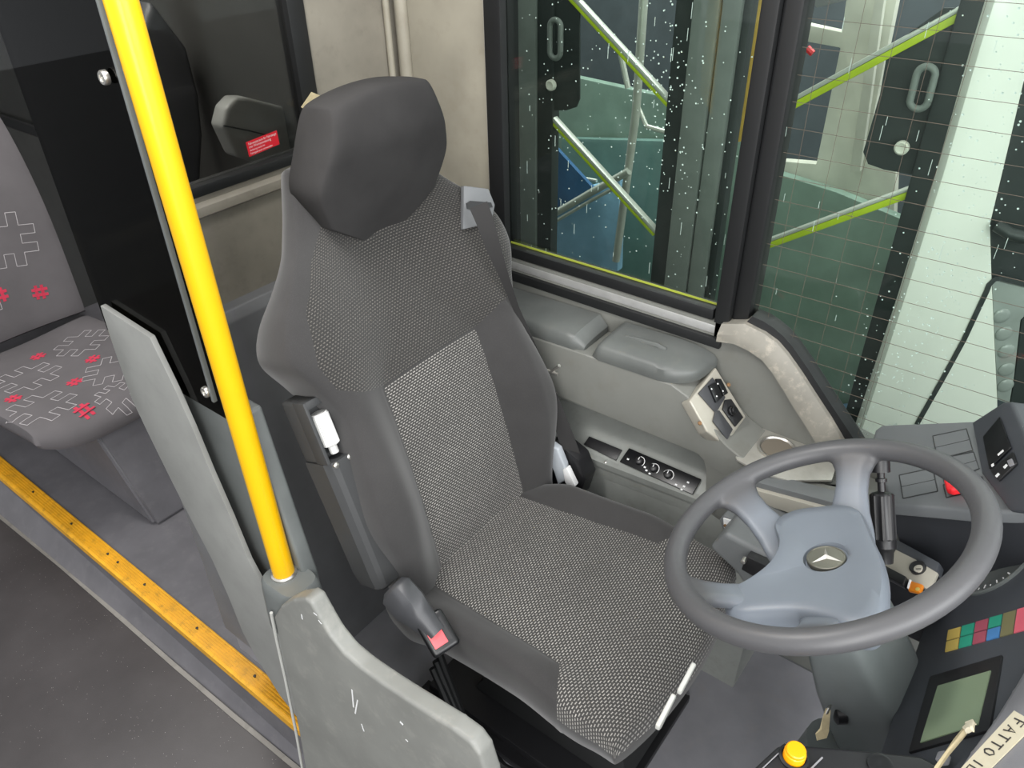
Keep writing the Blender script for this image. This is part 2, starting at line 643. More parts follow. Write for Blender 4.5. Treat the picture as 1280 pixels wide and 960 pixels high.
# rear partition behind the driver (lower taupe wall, charcoal moulding)
YR = -1.45
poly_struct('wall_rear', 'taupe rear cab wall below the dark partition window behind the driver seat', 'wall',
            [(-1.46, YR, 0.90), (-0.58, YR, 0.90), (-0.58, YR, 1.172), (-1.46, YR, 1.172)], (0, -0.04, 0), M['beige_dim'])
mb = MB()
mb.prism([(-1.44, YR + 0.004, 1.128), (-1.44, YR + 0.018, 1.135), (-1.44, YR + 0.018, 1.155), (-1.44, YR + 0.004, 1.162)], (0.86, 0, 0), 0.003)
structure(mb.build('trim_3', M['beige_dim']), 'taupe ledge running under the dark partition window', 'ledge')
mb = MB()
prof = [(-0.04, 0.925), (0.03, 0.922), (0.045, 0.90), (0.1, 0.55), (0.17, 0.3), (0.25, 0.04), (0.27, 0.0), (-0.04, 0.0)]
mb.prism([(-1.44, YR + a, b) for a, b in prof], (0.835, 0, 0), 0.004)
structure(mb.build('wall_rear_moulding', M['lower_wall']), 'charcoal moulded lower wall between driver seat back and yellow pole', 'wall')
# rear partition window
t = structure(MB().abox((-1.165, YR - 0.03, 1.172), (-0.58, YR + 0.008, 1.195), 0.004).build('window_3', M['black_rubber'], loc=(-0.87, YR, 1.172)),
              'dark partition window with black frame behind the driver seat', 'window')
mb = MB()
mb.abox((-1.165, YR - 0.03, 1.19), (-1.12, YR + 0.008, 2.04), 0.004)
mb.build('frame', M['black_rubber'], t)
MB().abox((-1.13, YR - 0.014, 1.185), (-0.58, YR - 0.008, 2.04)).build('pane', M['glass_rear'], t)
# beige wall right of that window + corner post
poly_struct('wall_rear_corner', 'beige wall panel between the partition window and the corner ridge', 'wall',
            [(-1.47, YR, 1.172), (-1.165, YR, 1.172), (-1.165, YR, 2.04), (-1.47, YR, 2.04)], (0, -0.04, 0), M['beige_dim'])  # darker lining than the side wall: this wall's shade put into its colour
mb = MB()
mb.tube([(-1.436, YR + 0.02, 0.9), (-1.436, YR + 0.02, 2.04)], 0.016, 14)
mb.tube([(-1.40, YR + 0.008, 0.9), (-1.40, YR + 0.008, 2.04)], 0.008, 10)
structure(mb.build('trim_4', M['beige']), 'beige vertical corner ridge above the headrest', 'ridge')
poly_struct('wall_left', 'beige side wall between the corner ridge and the driver window', 'wall',
            [(-1.445, YR, 0.0), (-1.445, -1.165, 0.0), (-1.445, -1.165, 2.04), (-1.445, YR, 2.04)], (-0.05, 0, 0), M['beige'])

# side wall below the windows
side = [(YR, 0.0), (0.75, 0.0), (0.75, 0.62), (0.3, 0.62), (-0.225, 0.71), (-0.30, 0.765), (-0.37, 0.825), (-0.43, 0.87), (-0.50, 0.895), (-0.56, 0.895), (-1.165, 0.895), (YR, 0.895)]
poly_struct('wall_left_lower', 'grey side lining below the driver window', 'wall', [(-1.425, a, b) for a, b in side], (-0.075, 0, 0), M['wall'])

# driver's window ------------------------------------------------------------
t = structure(MB().abox((-1.50, -1.17, 0.838), (-1.415, -0.53, 0.862), 0.004).build('window_1', M['black_rubber'], loc=(-1.45, -0.85, 0.84)),
              'large side window beside the driver seat with black rubber frame', 'window')
mb = MB()
mb.abox((-1.50, -1.178, 0.84), (-1.432, -1.131, 2.04), 0.005)
mb.abox((-1.47, -1.128, 0.896), (-1.428, -0.56, 0.922), 0.004)
mb.build('frame', M['black_rubber'], t)
MB().abox((-1.443, -1.18, 0.9), (-1.436, -1.1745, 2.04)).build('edge_strip', M['alu'], t)
MB().abox((-1.465, -1.135, 0.868), (-1.424, -0.55, 0.888), 0.002).build('aluminium_channel', M['alu'], t, label='pale aluminium sliding channel')
MB().abox((-1.458, -1.131, 0.91), (-1.454, -0.545, 2.04)).build('pane', M['glass'], t)
mb = MB()
mb.abox((-1.4535, -1.128, 0.922), (-1.4515, -0.552, 0.9265))
mb.build('pane_edge', plain('pane_edge_yellow_green', (150, 160, 60), 0.4), t)
# pillar between the two windows
mb = MB()
mb.abox((-1.50, -0.556, 0.85), (-1.425, -0.522, 2.04), 0.006)
mb.abox((-1.50, -0.522, 0.89), (-1.44, -0.486, 2.04), 0.006)
structure(mb.build('window_pillar', M['black_rubber']), 'black upright pillar between the side window and the front quarter window', 'pillar')

# quarter window ---------------------------------------------------------------
sill = [(936, 400), (950, 406), (962, 414), (975, 425), (986, 438), (1003, 462), (1019, 487), (1040, 519), (1062, 552), (1085, 590)]
mb = MB()
sp = [W(x, y, 'x', -1.45) for x, y in sill]
sp.append(V((-1.45, -0.1, 0.60)))
rn = [q + V((0, 0.012, 0.022)) for q in sp]
loops = []
for q, r_ in zip(sp, rn):
    loops.append([q + X * 0.025, r_ + X * 0.02, r_ - X * 0.02, q - X * 0.05])
mb.loft(loops)
t = structure(mb.build('window_2', M['black_rubber']), 'front quarter window with fine heating wires and a curved black lower edge', 'window')
gp = [V((-1.458, -0.5, 0.89))] + [V((-1.458, q.y, q.z)) for q in sp] + [V((-1.458, 0.7, 0.6)), V((-1.458, 0.7, 2.04)), V((-1.458, -0.5, 2.04))]
MB().prism(gp, (-0.004, 0, 0)).build('pane', M['glass'], t)
mb = MB()
for k in range(19):   # horizontal heating wires
    z = 0.72 + k * 0.046
    y0 = -0.48 if z > 0.92 else -0.48 + (0.92 - z) * 1.25
    mb.abox((-1.4535, y0, z), (-1.4527, 0.6, z + 0.0007))
mb.build('heating_wires', M['wire'], t)
mb = MB()
for k in range(5):
    y = -0.45 + k * 0.058
    mb.abox((-1.4535, y, 0.72 if y > -0.3 else 0.86), (-1.4527, y + 0.0006, 2.0))
mb.build('sensor_wires', M['wire'], t)

# worn trim following the sill
lo_ = [(898, 424), (920, 427), (939, 436), (955, 447), (968, 463), (982, 485), (995, 507), (1010, 530), (1026, 556)]
hi_ = [(905, 402), (934, 402), (958, 414), (974, 426), (986, 440), (1003, 464), (1019, 489), (1040, 521), (1058, 551)]
loops = []
for a, b in zip(hi_, lo_):
    p, q = W(*a, 'x', -1.428), W(*b, 'x', -1.412)
    m_ = (p + q) / 2
    loops.append([p - X * 0.03, p + X * 0.012, m_ + X * 0.02, q + X * 0.012, q - X * 0.03])
structure(MB().loft(loops).build('trim_5', M['trim']), 'worn pale curved trim under the front quarter window', 'trim')


mb = MB()
mb.prism([(-1.44, -6.5, ZP), (-1.44, YR, ZP), (-1.44, YR, .75), (-1.44, -6.5, .75)], (-.05, 0, 0))
mb.prism([(-1.44, -6.5, .75), (-1.44, -4.6, .75), (-1.44, -4.6, 2.04), (-1.44, -6.5, 2.04)], (-.05, 0, 0))
mb.prism([(-1.44, -3.3, .75), (-1.44, YR, .75), (-1.44, YR, 2.04), (-1.44, -3.3, 2.04)], (-.05, 0, 0))
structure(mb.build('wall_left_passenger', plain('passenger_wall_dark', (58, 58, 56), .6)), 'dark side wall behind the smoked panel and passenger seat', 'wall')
mb = MB()
mb.prism([(-1.5, -6.5, -.4), (1.2, -6.5, -.4), (1.2, -6.5, 2.04), (-1.5, -6.5, 2.04)], (0, -.05, 0))
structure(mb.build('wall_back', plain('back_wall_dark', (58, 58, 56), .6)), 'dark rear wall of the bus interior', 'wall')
t = structure(MB().prism([(-1.445, -4.6, .75), (-1.445, -3.3, .75), (-1.445, -3.3, .79), (-1.445, -4.6, .79)], (-.04, 0, 0)).build('window_4', M['black_rubber']), 'passenger side window at the upper left edge', 'window')
MB().prism([(-1.46, -4.6, .78), (-1.46, -3.3, .78), (-1.46, -3.3, 2.04), (-1.46, -4.6, 2.04)], (-.004, 0, 0)).build('pane', M['glass_rear'], t)
poly_struct('ceiling', 'pale bus ceiling over the rear compartment', 'ceiling', [(-1.5, -6.5, 2.04), (1.2, -6.5, 2.04), (1.2, -1.45, 2.04), (-1.5, -1.45, 2.04)], (0, 0, .05), M['ceil'])

# ================================================================== DRIVER SEAT
seat = thing('driver_seat', 'large charcoal driver seat with woven grey insert panels and high headrest', 'driver seat', (-0.93, -0.6, 0.0))
A20 = rad(20)
UPB, NB = V((0, -math.sin(A20), math.cos(A20))), V((0, math.cos(A20), math.sin(A20)))
Wb = [(-0.12, .235), (0, .245), (.1, .268), (.2, .284), (.3, .272), (.42, .255), (.50, .28), (.57, .308), (.63, .296), (.68, .258), (.73, .207), (.78, .168), (.85, .13)]
Wing = [(-.1, .03), (0, .05), (.2, .10), (.42, .085), (.65, .075), (.75, .05), (.85, .03)]
Cen = [(-.1, .0), (0, .015), (.2, .035), (.4, .045), (.55, .035), (.675, .02), (.85, .02)]
S0, S1 = -0.12, 0.85
inset_b = [(-.145, -.05), (.145, -.05), (.137, .42), (-.137, .42)]
chest_b = [(-.139, .424), (.139, .424), (.2, .445), (.25, .475), (.268, .53), (.25, .62), (.19, .69), (.13, .735), (.10, .78), (.08, .9), (-.3, .9), (-.3, .50), (-.25, .455), (-.2, .45)]


def f_back(u, s):
    e = sstep(.40, .55, s)
    k = sstep(.13 - .10 * e, .225 + .04 * e, abs(u))
    f = interp(Cen, s) * (1 - k) + interp(Wing, s) * k
    g = math.exp(-((abs(sdf(inset_b, u, s))) / .005) ** 2) if s > -.02 else 0
    return f - .0035 * g


back = Pad((-.948, -.84, .5), X, UPB, NB, lambda t: interp(Wb, S0 + (S1 - S0) * t), lambda u: S0, lambda u: S1 - 0.3 * u * u,
           f_back, lambda t: .125 + .03 * sstep(.5, .66, t) - .095 * sstep(.70, .88, t), 6, 7, 90, 130)
mb = MB()
back.mesh(mb, {'inset': inset_b, 'chest': chest_b})
backrest = mb.build('backrest', M['seat'], seat, smooth=60)

# headrest
WH = [(0, .138), (.2, .160), (.35, .164), (.6, .15), (.85, .13), (1, .118)]
NH, UH = V((0, 1, .06)).normalized(), V((0, -.06, 1)).normalized()
head = Pad((-.960, -.886, -.006), X, UH, NH, lambda t: interp(WH, t), lambda u: 1.126 + .66 * math.sqrt(u * u + .0001) - .003, lambda u: 1.437 - 1.2 * u * u,
           lambda u, s: -.097 * (1.43 - s) / .295 - .25 * u * u - .02 * math.exp(-(u / .07) ** 2) * (1 - sstep(1.12, 1.25, s)) - .03 * sstep(1.33, 1.45, s), lambda t: interp([(0, .06), (.3, .095), (.7, .11), (1, .10)], t), 9, (40, 6), 60, 60)
mb = MB()
head.mesh(mb)
mb.build('headrest', plain('headrest_fabric', (52, 51, 51), 0.95, var=.15, grain=.5, gscale=900, spec=.15), seat, smooth=60)

# cushion
AC = math.atan(.1)
UC, NC = V((0, math.cos(AC), math.sin(AC))), V((0, -math.sin(AC), math.cos(AC)))
Wc = [(0, .225), (.15, .242), (.5, .246), (.8, .252), (1, .246)]
inset_c = [(-.155, -.05), (.155, -.05), (.183, .365), (.30, .43), (.30, .70), (-.30, .70), (-.30, .43), (-.183, .365)]


def f_cush(u, s):
    b = sstep(.16, .23, abs(u)) * .032 * sstep(0.0, .12, s) * (1 - sstep(.30, .46, s))
    g = math.exp(-((abs(sdf(inset_c, u, s))) / .005) ** 2) if abs(u) < .25 and s > 0 else 0
    return b + .012 * (1 - (u / .26) ** 2) - .004 * g - .05 * sstep(.44, .57, s) ** 2


cush = Pad((-.918, -.84, .492), X, UC, NC, lambda t: interp(Wc, t), lambda u: -.06, lambda u: .545 - .5 * u * u, f_cush, lambda t: interp([(0, .12), (1, .10)], t), 7, 7, 80, 90)
mb = MB()
cush.mesh(mb, {'inset': inset_c, 'chest': [(9, 9), (9.1, 9), (9, 9.1)]})
mb.build('cushion', M['seat'], seat, smooth=60)

# seat base: pan, bellows, floor frame
mb = MB()
mb.abox((-1.12, -.83, .32), (-.79, -.36, .43), .02)
mb.build('seat_pan', M['black'], seat)
mb = MB()
loops = []
for k in range(9):
    g = .02 * (k % 2)
    z = .05 + k * .031
    x0, x1, y0, y1 = -1.12 + g, -.85 - g, -.80 + g, -.38 - g
    loops.append([(x0, y0, z), (x1, y0, z), (x1, y1, z), (x0, y1, z)])
mb.loft(loops)
mb.build('bellows', M['black_rubber'], seat, smooth=20)
mb = MB()
mb.abox((-1.16, -.90, 0), (-.79, -.42, .045), .006)
mb.abox((-.81, -.92, 0), (-.765, -.37, .022), .003)
mb.abox((-1.16, -.42, 0), (-.765, -.37, .022), .003)
fr = mb.build('base_frame', M['black'], seat)
for q in (W(572, 862, 'z', .022), W(601, 883, 'z', .022)):
    MB().lathe(q, Z, [(.011, 0), (.011, .003), (.0075, .003), (.007, .012), (.004, .013)], 6).build('bolt', M['rust'], fr, smooth=20)
mb = MB()
mb.prism([W(x, y, 'z', .001) for x, y in ((852, 872), (862, 872), (795, 962), (780, 962))], (0, 0, .012), .003)
mb.build('floor_rail', M['old_steel'], fr)
mb = MB()   # lateral rusty plate edge in front of the seat
for dz, r_ in ((0, .0), (.0, .012), (.0, .024)):
    pts = [V((-.72 - r_, -.80, .27 + r_)), V((-.70 - r_, -.72, .16 - r_)), V((-.71, -.6, .10)), V((-.73, -.42, .09 + r_)), V((-.79, -.30, .08))]
    mb.tube(pts, .009, 8)
mb.build('cable', M['black_rubber'], seat)

# adjusting handles under the cushion front
for (a, b, w_) in (((868, 829), (850, 864), .013), ((843, 868), (823, 908), .017)):
    p, q = W(*a, 'y', -.258), W(*b, 'y', -.258)
    d = (q - p).normalized()
    s_ = d.cross(Y).normalized()
    mb = MB()
    o_ = [p - s_ * w_ * .3, p + s_ * w_ * .3, q + s_ * w_ * .55, q + d * .006, q - s_ * w_ * .5]
    mb.prism([v - Y * .004 for v in o_], Y * .008, .003, 3)
    mb.build('adjusting_handle', M['handle'], seat)

# folded-up armrest on the aisle side ------------------------------------------------
ab, at_ = V((-.665, -.855, .555)), V((-.675, -1.0, .945))
d = (at_ - ab).normalized()
nf = V((0, math.cos(A20), math.sin(A20)))
ax = d.cross(nf).normalized()
nf = ax.cross(d)
mb = MB()
L = (at_ - ab).length
loops = []
for k, (s_, hw, dep) in enumerate(((0, .018, .020), (.01, .027, .032), (.04, .03, .036), (L - .13, .031, .038), (L - .125, .031, .038))):
    c_ = ab + d * s_
    loops.append([c_ + ax * (hw * a) + nf * (dep * b) for a, b in ((-1, -1), (-1, .5), (-.72, .86), (-.4, 1), (.8, 1), (1, .8), (1, -1))])
mb.loft(loops)
arm = mb.build('armrest', M['armrest'], seat, smooth=25)
mb = MB()
c1 = ab + d * (L - .125)
c2 = ab + d * L
mb.box((c1 + c2) / 2 - nf * .015, ax, nf, d, .062, .045, .125, .008, 3)
mb.box((c1 + c2) / 2 + ax * .027 + nf * .018, ax, nf, d, .008, .036, .125, .003)
mb.box((c1 + c2) / 2 - ax * .027 + nf * .018, ax, nf, d, .008, .036, .125, .003)
mb.box(c2 - d * .008 + nf * .018, ax, nf, d, .06, .036, .016, .004)
mb.build('dial_housing', M['armrest'], arm)
mb = MB()
kc = (c1 + c2) / 2 + nf * .022
n_ = 26
loops = []
for h_, r0 in ((-.036, .012), (-.033, .0165), (.026, .0165), (.03, .014)):
    loops.append([kc + d * h_ + (ax * math.cos(2 * math.pi * k / (2 * n_)) + nf * math.sin(2 * math.pi * k / (2 * n_))) * (r0 * (1.0 if k % 2 else .9)) for k in range(2 * n_)])
mb.loft(loops)
mb.tube([kc - d * .034, kc - d * .052], .0085, 12)
mb.build('recline_dial', M['knob'], arm, label='ribbed pale adjusting dial', smooth=20)
for k in (-1, 1):
    MB().lathe(c1 + ax * (.016 * k) - d * .006 + nf * .036, nf, [(.0058, 0), (.0058, .003), (.004, .0042)], 12).build('screw', M['silver'], arm)
MB().lathe(ab + d * .055 + ax * .02 + nf * .036, nf, [(.006, 0), (.006, .003), (.004, .004)], 12).build('screw', M['silver'], arm)
MB().lathe(ab + d * .035 + ax * .029, ax if (ax.x > 0) else -ax, [(.012, 0), (.012, .003), (.009, .004)], 20).build('cover_cap', M['armrest'], arm)

# buckle on its moulded stalk ---------------------------------------------------------
bp = W(547, 791, 'x', -.645)
bt = W(500, 738, 'x', -.645)
bd = (bp - bt).normalized()
mb = MB()
loops = []
for k, (f_, hw, hh) in enumerate(((-.15, .016, .02), (-.05, .024, .03), (.3, .025, .03), (.55, .022, .022), (.85, .018, .015), (1.0, .018, .013))):
    c_ = bt + bd * ((bp - bt).length * f_)
    sd = V((1, 0, 0)); uu = bd.cross(sd).normalized()
    if uu.z < 0:
        uu = -uu
    loops.append([c_ + sd * (hw * a) + uu * (hh * b) for a, b in ((-1, -1.4), (-1, .5), (-.6, 1), (.6, 1), (1, .5), (1, -1.4))])
mb.loft(loops)
stalk = mb.build('buckle_stalk', M['dark'], seat, smooth=50)
mb = MB()
vd = (CAM - bp).normalized()
fn = V((.35, .45, .8)).normalized()
bx_ = (V((-.80, .2, 0)) - fn * V((-.80, .2, 0)).dot(fn)).normalized()
by_ = fn.cross(bx_)
mb.box(bp - fn * .012, bx_, by_, fn, .056, .075, .034, .008, 3)
bk = mb.build('buckle', M['black_gloss'], seat)
mb = MB()
mb.box(bp + fn * .0035, bx_, by_, fn, .046, .056, .002, .001)
mb.build('buckle_rim', M['chrome'], bk)
MB().box(bp + fn * .005 - bx_ * .005, bx_, by_, fn, .028, .048, .004, .0015).build('release_button', M['red_button'], bk, label='faded red release button')
MB().box(bp + fn * .004 + bx_ * .0145, bx_, by_, fn, .008, .046, .0028).build('latch_slot', M['black'], bk)

# belt guide on the window-side shoulder and the belt ---------------------------------------
gp_ = [back.surf(u, s, .006) for u, s in ((-.155, .72), (-.215, .70), (-.228, .635), (-.17, .615))]
pix = [(581, 233), (609, 237), (617, 259), (614, 270), (591, 273), (592, 283), (578, 286)]
gc = back.surf(-.205, .655, .012)
gn = (V((.25, .9, .35))).normalized()
mb = MB()
mb.prism([PL(x, y, gc, gn) for x, y in ((580, 232), (611, 236), (619, 256), (616, 272), (612, 279), (579, 287))], -gn * .014, .003, 2)
bg = mb.build('belt_guide', M['belt_grey'], seat)
MB().prism([PL(x, y, gc + gn * .002, gn) for x, y in ((583, 254), (588, 251), (614, 253), (616, 259), (595, 264), (584, 261))], -gn * .004, .0).build('guide_slot', M['black'], bg)
path_px = [(598, 256, .017), (606, 276, .022), (617, 310, .028), (630, 345, .03), (645, 385, .0), (663, 425, -.03), (680, 465, -.05), (695, 510, -.07), (712, 560, -.09), (722, 592, -.10), (722, 606, -.1)]
pts, wd = [], []
for i, (x, y, dd) in enumerate(path_px):
    xx = [-1.125, -1.125, -1.13, -1.15, -1.18, -1.215, -1.225, -1.225, -1.225, -1.225, -1.225][i]
    pts.append(W(x, y, 'x', xx))
    wd.append([.038, .036, .03, .02, .014, .014, .018, .03, .04, .044, .044][i])
mb = MB()
nr = []
for p in pts:
    nr.append((CAM - p).normalized() * .6 + V((.5, .2, .2)))
mb.ribbon(pts, wd, nr, .0016)
mb.build('seat_belt', M['belt'], seat)
# recline lever and belt reel on the window side
mb = MB()
rp = [W(x, y, 'x', -1.19) for x, y in ((681, 568), (687, 555), (697, 562), (705, 582), (709, 600), (697, 607), (692, 590))]
mb.prism(rp, (-.02, 0, 0), .005, 3)
rl = mb.build('recline_lever', M['lever'], seat, label='silver recline lever')
MB().prism([W(x, y, 'x', -1.187) for x, y in ((703, 587), (708, 585), (719, 608), (713, 614), (706, 603))], (-.016, 0, 0), .003, 2).build('lever_tip', M['white'], rl)
mb = MB()
mb.prism([W(x, y, 'x', -1.215) for x, y in ((664, 600), (676, 560), (694, 552), (722, 575), (732, 600), (725, 622), (690, 622))], (-.05, 0, 0), .008, 2)
mb.build('belt_reel_housing', M['black'], seat)
for a, b in (((682, 470), (699, 457)), ((684, 463), (697, 468)), ((688, 492), (695, 492))):
    mb = MB()
    mb.tube([W(*a, 'x', -1.235), W(*b, 'x', -1.235)], .004, 8)
    mb.build('side_lever', M['silver'], seat, label='small silver side lever')

# ================================================================== STEERING WHEEL
tau, rho = rad(26.1), rad(3.7)
WN = V((math.sin(rho), -math.sin(tau) * math.cos(rho), math.cos(tau) * math.cos(rho)))
E1 = Y.cross(WN).normalized()
E2 = WN.cross(E1)
WC = V((-.931, -.155, .90))
RO = .2385
rr_ = .0185
wheel = thing('steering_wheel', 'grey four spoke steering wheel with blue grey hub and star emblem', 'steering wheel', WC - WN * .1)


def wp(ang, r, d):
    a = rad(ang)
    return WC + (E1 * math.cos(a) + E2 * math.sin(a)) * r - WN * d


def w2(x, y, d):
    return WC + E1 * x + E2 * y - WN * d


mb = MB()
N_ = 96
loops = []
for i in range(N_):
    a = 360 * i / N_
    c_ = wp(a, RO - rr_, 0)
    o_ = (wp(a, 1, 0) - wp(a, 0, 0)).normalized()
    loops.append([c_ + o_ * (rr_ * math.cos(2 * math.pi * k / 18)) + WN * (rr_ * .95 * math.sin(2 * math.pi * k / 18)) for k in range(18)])
loops.append(loops[0])
mb.loft(loops, caps=False)
bmesh.ops.remove_doubles(mb.bm, verts=mb.bm.verts, dist=1e-5)
SPK = [184.5, -117, -42, 17]
for a in SPK:
    loops = []
    side_ = (wp(a + 90, 1, 0) - WC).normalized()
    for r_, hw, dp, th in ((.07, .050, .085, .012), (.10, .042, .076, .014), (.13, .031, .060, .015), (.16, .026, .040, .0145), (.185, .028, .022, .0145), (.203, .038, .010, .015), (.214, .056, .003, .014), (.222, .062, 0, .011)):
        c_ = wp(a, r_, dp)
        rad_ = (wp(a, 1, 0) - WC).normalized()
        # edge points follow the rim circle
        L_ = []
        for k in range(16):
            q = 2 * math.pi * k / 16
            cx, sy = math.cos(q), math.sin(q)
            ux = abs(cx) ** .7 * (1 if cx > 0 else -1) * hw
            uz = abs(sy) ** .7 * (1 if sy > 0 else -1) * th
            sag = (r_ - math.sqrt(max(r_ * r_ - ux * ux, 0))) * (1 if r_ > .15 else .3)
            L_.append(c_ + side_ * ux + WN * uz - rad_ * sag)
        loops.append(L_)
    mb.loft(loops)
bmesh.ops.recalc_face_normals(mb.bm, faces=mb.bm.faces[:])
t_ = NT('steering_rim_two_tone')
ln_ = t_.new('ShaderNodeVectorMath', operation='LENGTH')
t_.link(t_.coord(), ln_.inputs[0])
t_.link(t_.mix(t_.ramp(ln_.outputs['Value'], .165, .215), lin((112, 118, 126)), lin((78, 78, 80))), t_.b.inputs['Base Color'])
t_.b.inputs['Roughness'].default_value = .42
t_.bump(t_.noise(900, 2), .2, .0006)
rim = mb.build('rim', t_.m, wheel, smooth=70)
rm = rim.modifiers.new('remesh', 'REMESH')
rm.mode = 'VOXEL'
rm.voxel_size = .0034
rm.use_smooth_shade = True
sm = rim.modifiers.new('smooth', 'SMOOTH')
sm.iterations = 7
sm.factor = .5

# hub cover
hub2 = [(-.118, -.052), (-.108, -.088), (-.085, -.112), (-.058, -.112), (-.02, -.082), (.03, -.076), (.075, -.094), (.105, -.116), (.135, -.112), (.15, -.085), (.138, -.05), (.122, .0), (.122, .05), (.135, .085), (.128, .112), (.09, .112), (.04, .102), (-.01, .082), (-.05, .055), (-.085, .035), (-.12, .012), (-.128, -.02)]


def smooth_loop(p, it=2):
    for _ in range(it):
        q = []
        for i in range(len(p)):
            a, b = p[i], p[(i + 1) % len(p)]
            q += [(a[0] * .75 + b[0] * .25, a[1] * .75 + b[1] * .25), (a[0] * .25 + b[0] * .75, a[1] * .25 + b[1] * .75)]
        p = q
    return p


hub2 = smooth_loop(hub2)
mb = MB()
loops = []
for sc, dp in ((.55, .135), (.72, .125), (.92, .095), (1.0, .070), (1.005, .058), (.985, .047), (.94, .041), (.8, .040), (.5, .044), (.262, .0465), (.25, .054), (.05, .054)):
    L_ = []
    for x, y in hub2:
        if sc < .3:
            q = math.atan2(y, x)
            rr = {.262: .0335, .25: .0315, .05: .002}[sc]
            L_.append(w2(rr * math.cos(q), rr * math.sin(q), dp))
        else:
            L_.append(w2(x * sc, y * sc, dp))
    loops.append(L_)
mb.loft(loops)
hub = mb.build('hub', M['hub'], wheel, smooth=50)
# emblem
EC = WC - WN * .050
EN = (WN + RT * .16).normalized()
EU = (E2 - EN * E2.dot(EN)).normalized()
ER = EU.cross(EN)
mb = MB()
mb.lathe(EC - EN * .004, EN, [(.0285, 0), (.0285, .006), (.0275, .0072), (.0262, .0072), (.0258, .0062), (.001, .0066)], 48)
em = mb.build('emblem', M['pewter'], wheel, smooth=30)
mb = MB()
top = EC + EN * .0078
for k in range(3):
    a = rad(85 + 120 * k)
    dr = ER * math.cos(a) + EU * math.sin(a)
    sd = EN.cross(dr)
    b_ = EC + EN * .0024
    tip = b_ + dr * .0245
    l_, r_ = b_ + sd * .0035 + dr * .002, b_ - sd * .0035 + dr * .002
    vv = [mb.bm.verts.new(q) for q in (top, l_, tip, r_, b_)]
    for f_ in ((0, 1, 2), (0, 2, 3), (1, 4, 2), (4, 3, 2), (0, 4, 1), (0, 3, 4)):
        mb.face([vv[i] for i in f_])
mb.build('star', M['star'], em, smooth=0)

# ================================================================== COLUMN
colm = thing('steering_column_housing', 'grey steering column under the wheel with key and stalk', 'steering column', (-.96, .06, .3))
cA = WC - WN * .11
cB = WC - WN * .60
mb = MB()
loops = []
for k, (d_, hx, hy) in enumerate(((.115, .06, .038), (.14, .07, .042), (.2, .074, .05), (.28, .072, .062), (.36, .066, .068), (.48, .06, .066), (.62, .058, .064))):
    c_ = WC - WN * d_
    L_ = []
    for j in range(32):
        q = 2 * math.pi * j / 32
        cx, sy = math.cos(q), math.sin(q)
        L_.append(c_ + E1 * (abs(cx) ** .3 * math.copysign(1, cx) * hx) + E2 * (abs(sy) ** .3 * math.copysign(1, sy) * hy))
    loops.append(L_)
mb.loft(loops)
mb.build('shroud', M['column'], colm, smooth=45)
mb = MB()
mb.tube([V((-.90, -.03, .50)), V((-.89, -.06, .30)), V((-.885, -.07, .02))], [.05, .055, .06], 20)
mb.build('lower_tube', M['column'], colm)
# ignition lock & key with paper tag
kp = T(1040, 884, 1.26)
mb = MB()
mb.lathe(kp - V((.0, -.02, .0)), V((.5, -.7, -.1)), [(.016, 0), (.016, .014), (.012, .016)], 18)
mb.build('ignition_lock', M['black'], colm)
key = thing('paper_tag', 'torn yellowed paper tag hanging from the ignition key', 'key tag', T(1028, 915, 1.22))
mb = MB()
kk = [T(x, y, 1.22) for x, y in ((1034, 886), (1038, 888), (1037, 902), (1037, 915), (1033, 922), (1022, 926), (1020, 918), (1026, 912), (1029, 898))]
tn = (kk[4] - kk[0]).cross(kk[6] - kk[3]).normalized()
mb.prism(kk, tn * .003, 0)
for v in mb.bm.verts:
    v.co += V((random.uniform(-1, 1), random.uniform(-1, 1), random.uniform(-1, 1))) * .0012
mb.build('tag', M['paper'], key)
mb = MB()
mb.tube([T(1038, 882, 1.23), T(1036, 886, 1.22), T(1033, 892, 1.222)], .0022, 8)
mb.build('key', M['silver'], key)

# stalk (black ribbed lever on the window side of the column)
s0, s1 = T(1106, 690, 1.29), T(1100, 575, 1.29)
s0 = PL(1103, 692, V((-1.10, 0, .8)), V((.3, -.9, 0))) if False else s0
d = (s1 - s0).normalized()
mb = MB()
LL = (s1 - s0).length
b1 = d.cross(V((.6, .3, .7))).normalized()
b2 = d.cross(b1)
loops = []
for f_, r_, rib in ((-.12, .012, 0), (0.0, .014, 0), (.05, .018, 0), (.14, .0185, 0), (.15, .0185, 1), (.62, .0185, 1), (.64, .016, 0), (.66, .006, 0), (.76, .006, 0), (.765, .009, 0), (.80, .009, 0), (.805, .006, 0), (.86, .006, 0), (.87, .015, 0), (1.05, .015, 0), (1.07, .011, 0)):
    c_ = s0 + d * (LL * f_)
    loops.append([c_ + (b1 * math.cos(2 * math.pi * k / 32) + b2 * math.sin(2 * math.pi * k / 32)) * (r_ * ((.9 if k % 4 < 2 else 1.04) if rib else 1)) for k in range(32)])
mb.loft(loops)
mb.build('stalk', M['black'], colm, smooth=25, label='black ribbed column stalk')

# ================================================================== DASHBOARD
dash = thing('dashboard', 'charcoal wraparound dashboard with gauge, warning lamps and green display', 'dashboard', (-1.0, .2, .4))
# instrument panel plane
ti = rad(57)
IP0 = T(1130, 860, 1.22)
IS = V((0, math.cos(ti), math.sin(ti)))
IN = X.cross(IS).normalized()
if IN.z < 0:
    IN = -IN


def I(x, y, d=0.0):
    return PL(x, y, IP0 + IN * d, IN)


mb = MB()
mb.prism([I(x, y) for x, y in ((1165, 640), (1157, 778), (1099, 944), (1075, 1010), (1200, 1010), (1262, 890), (1300, 830), (1330, 600), (1240, 560))], -IN * .05, .004)
mb.build('instrument_panel', M['dash'], dash)
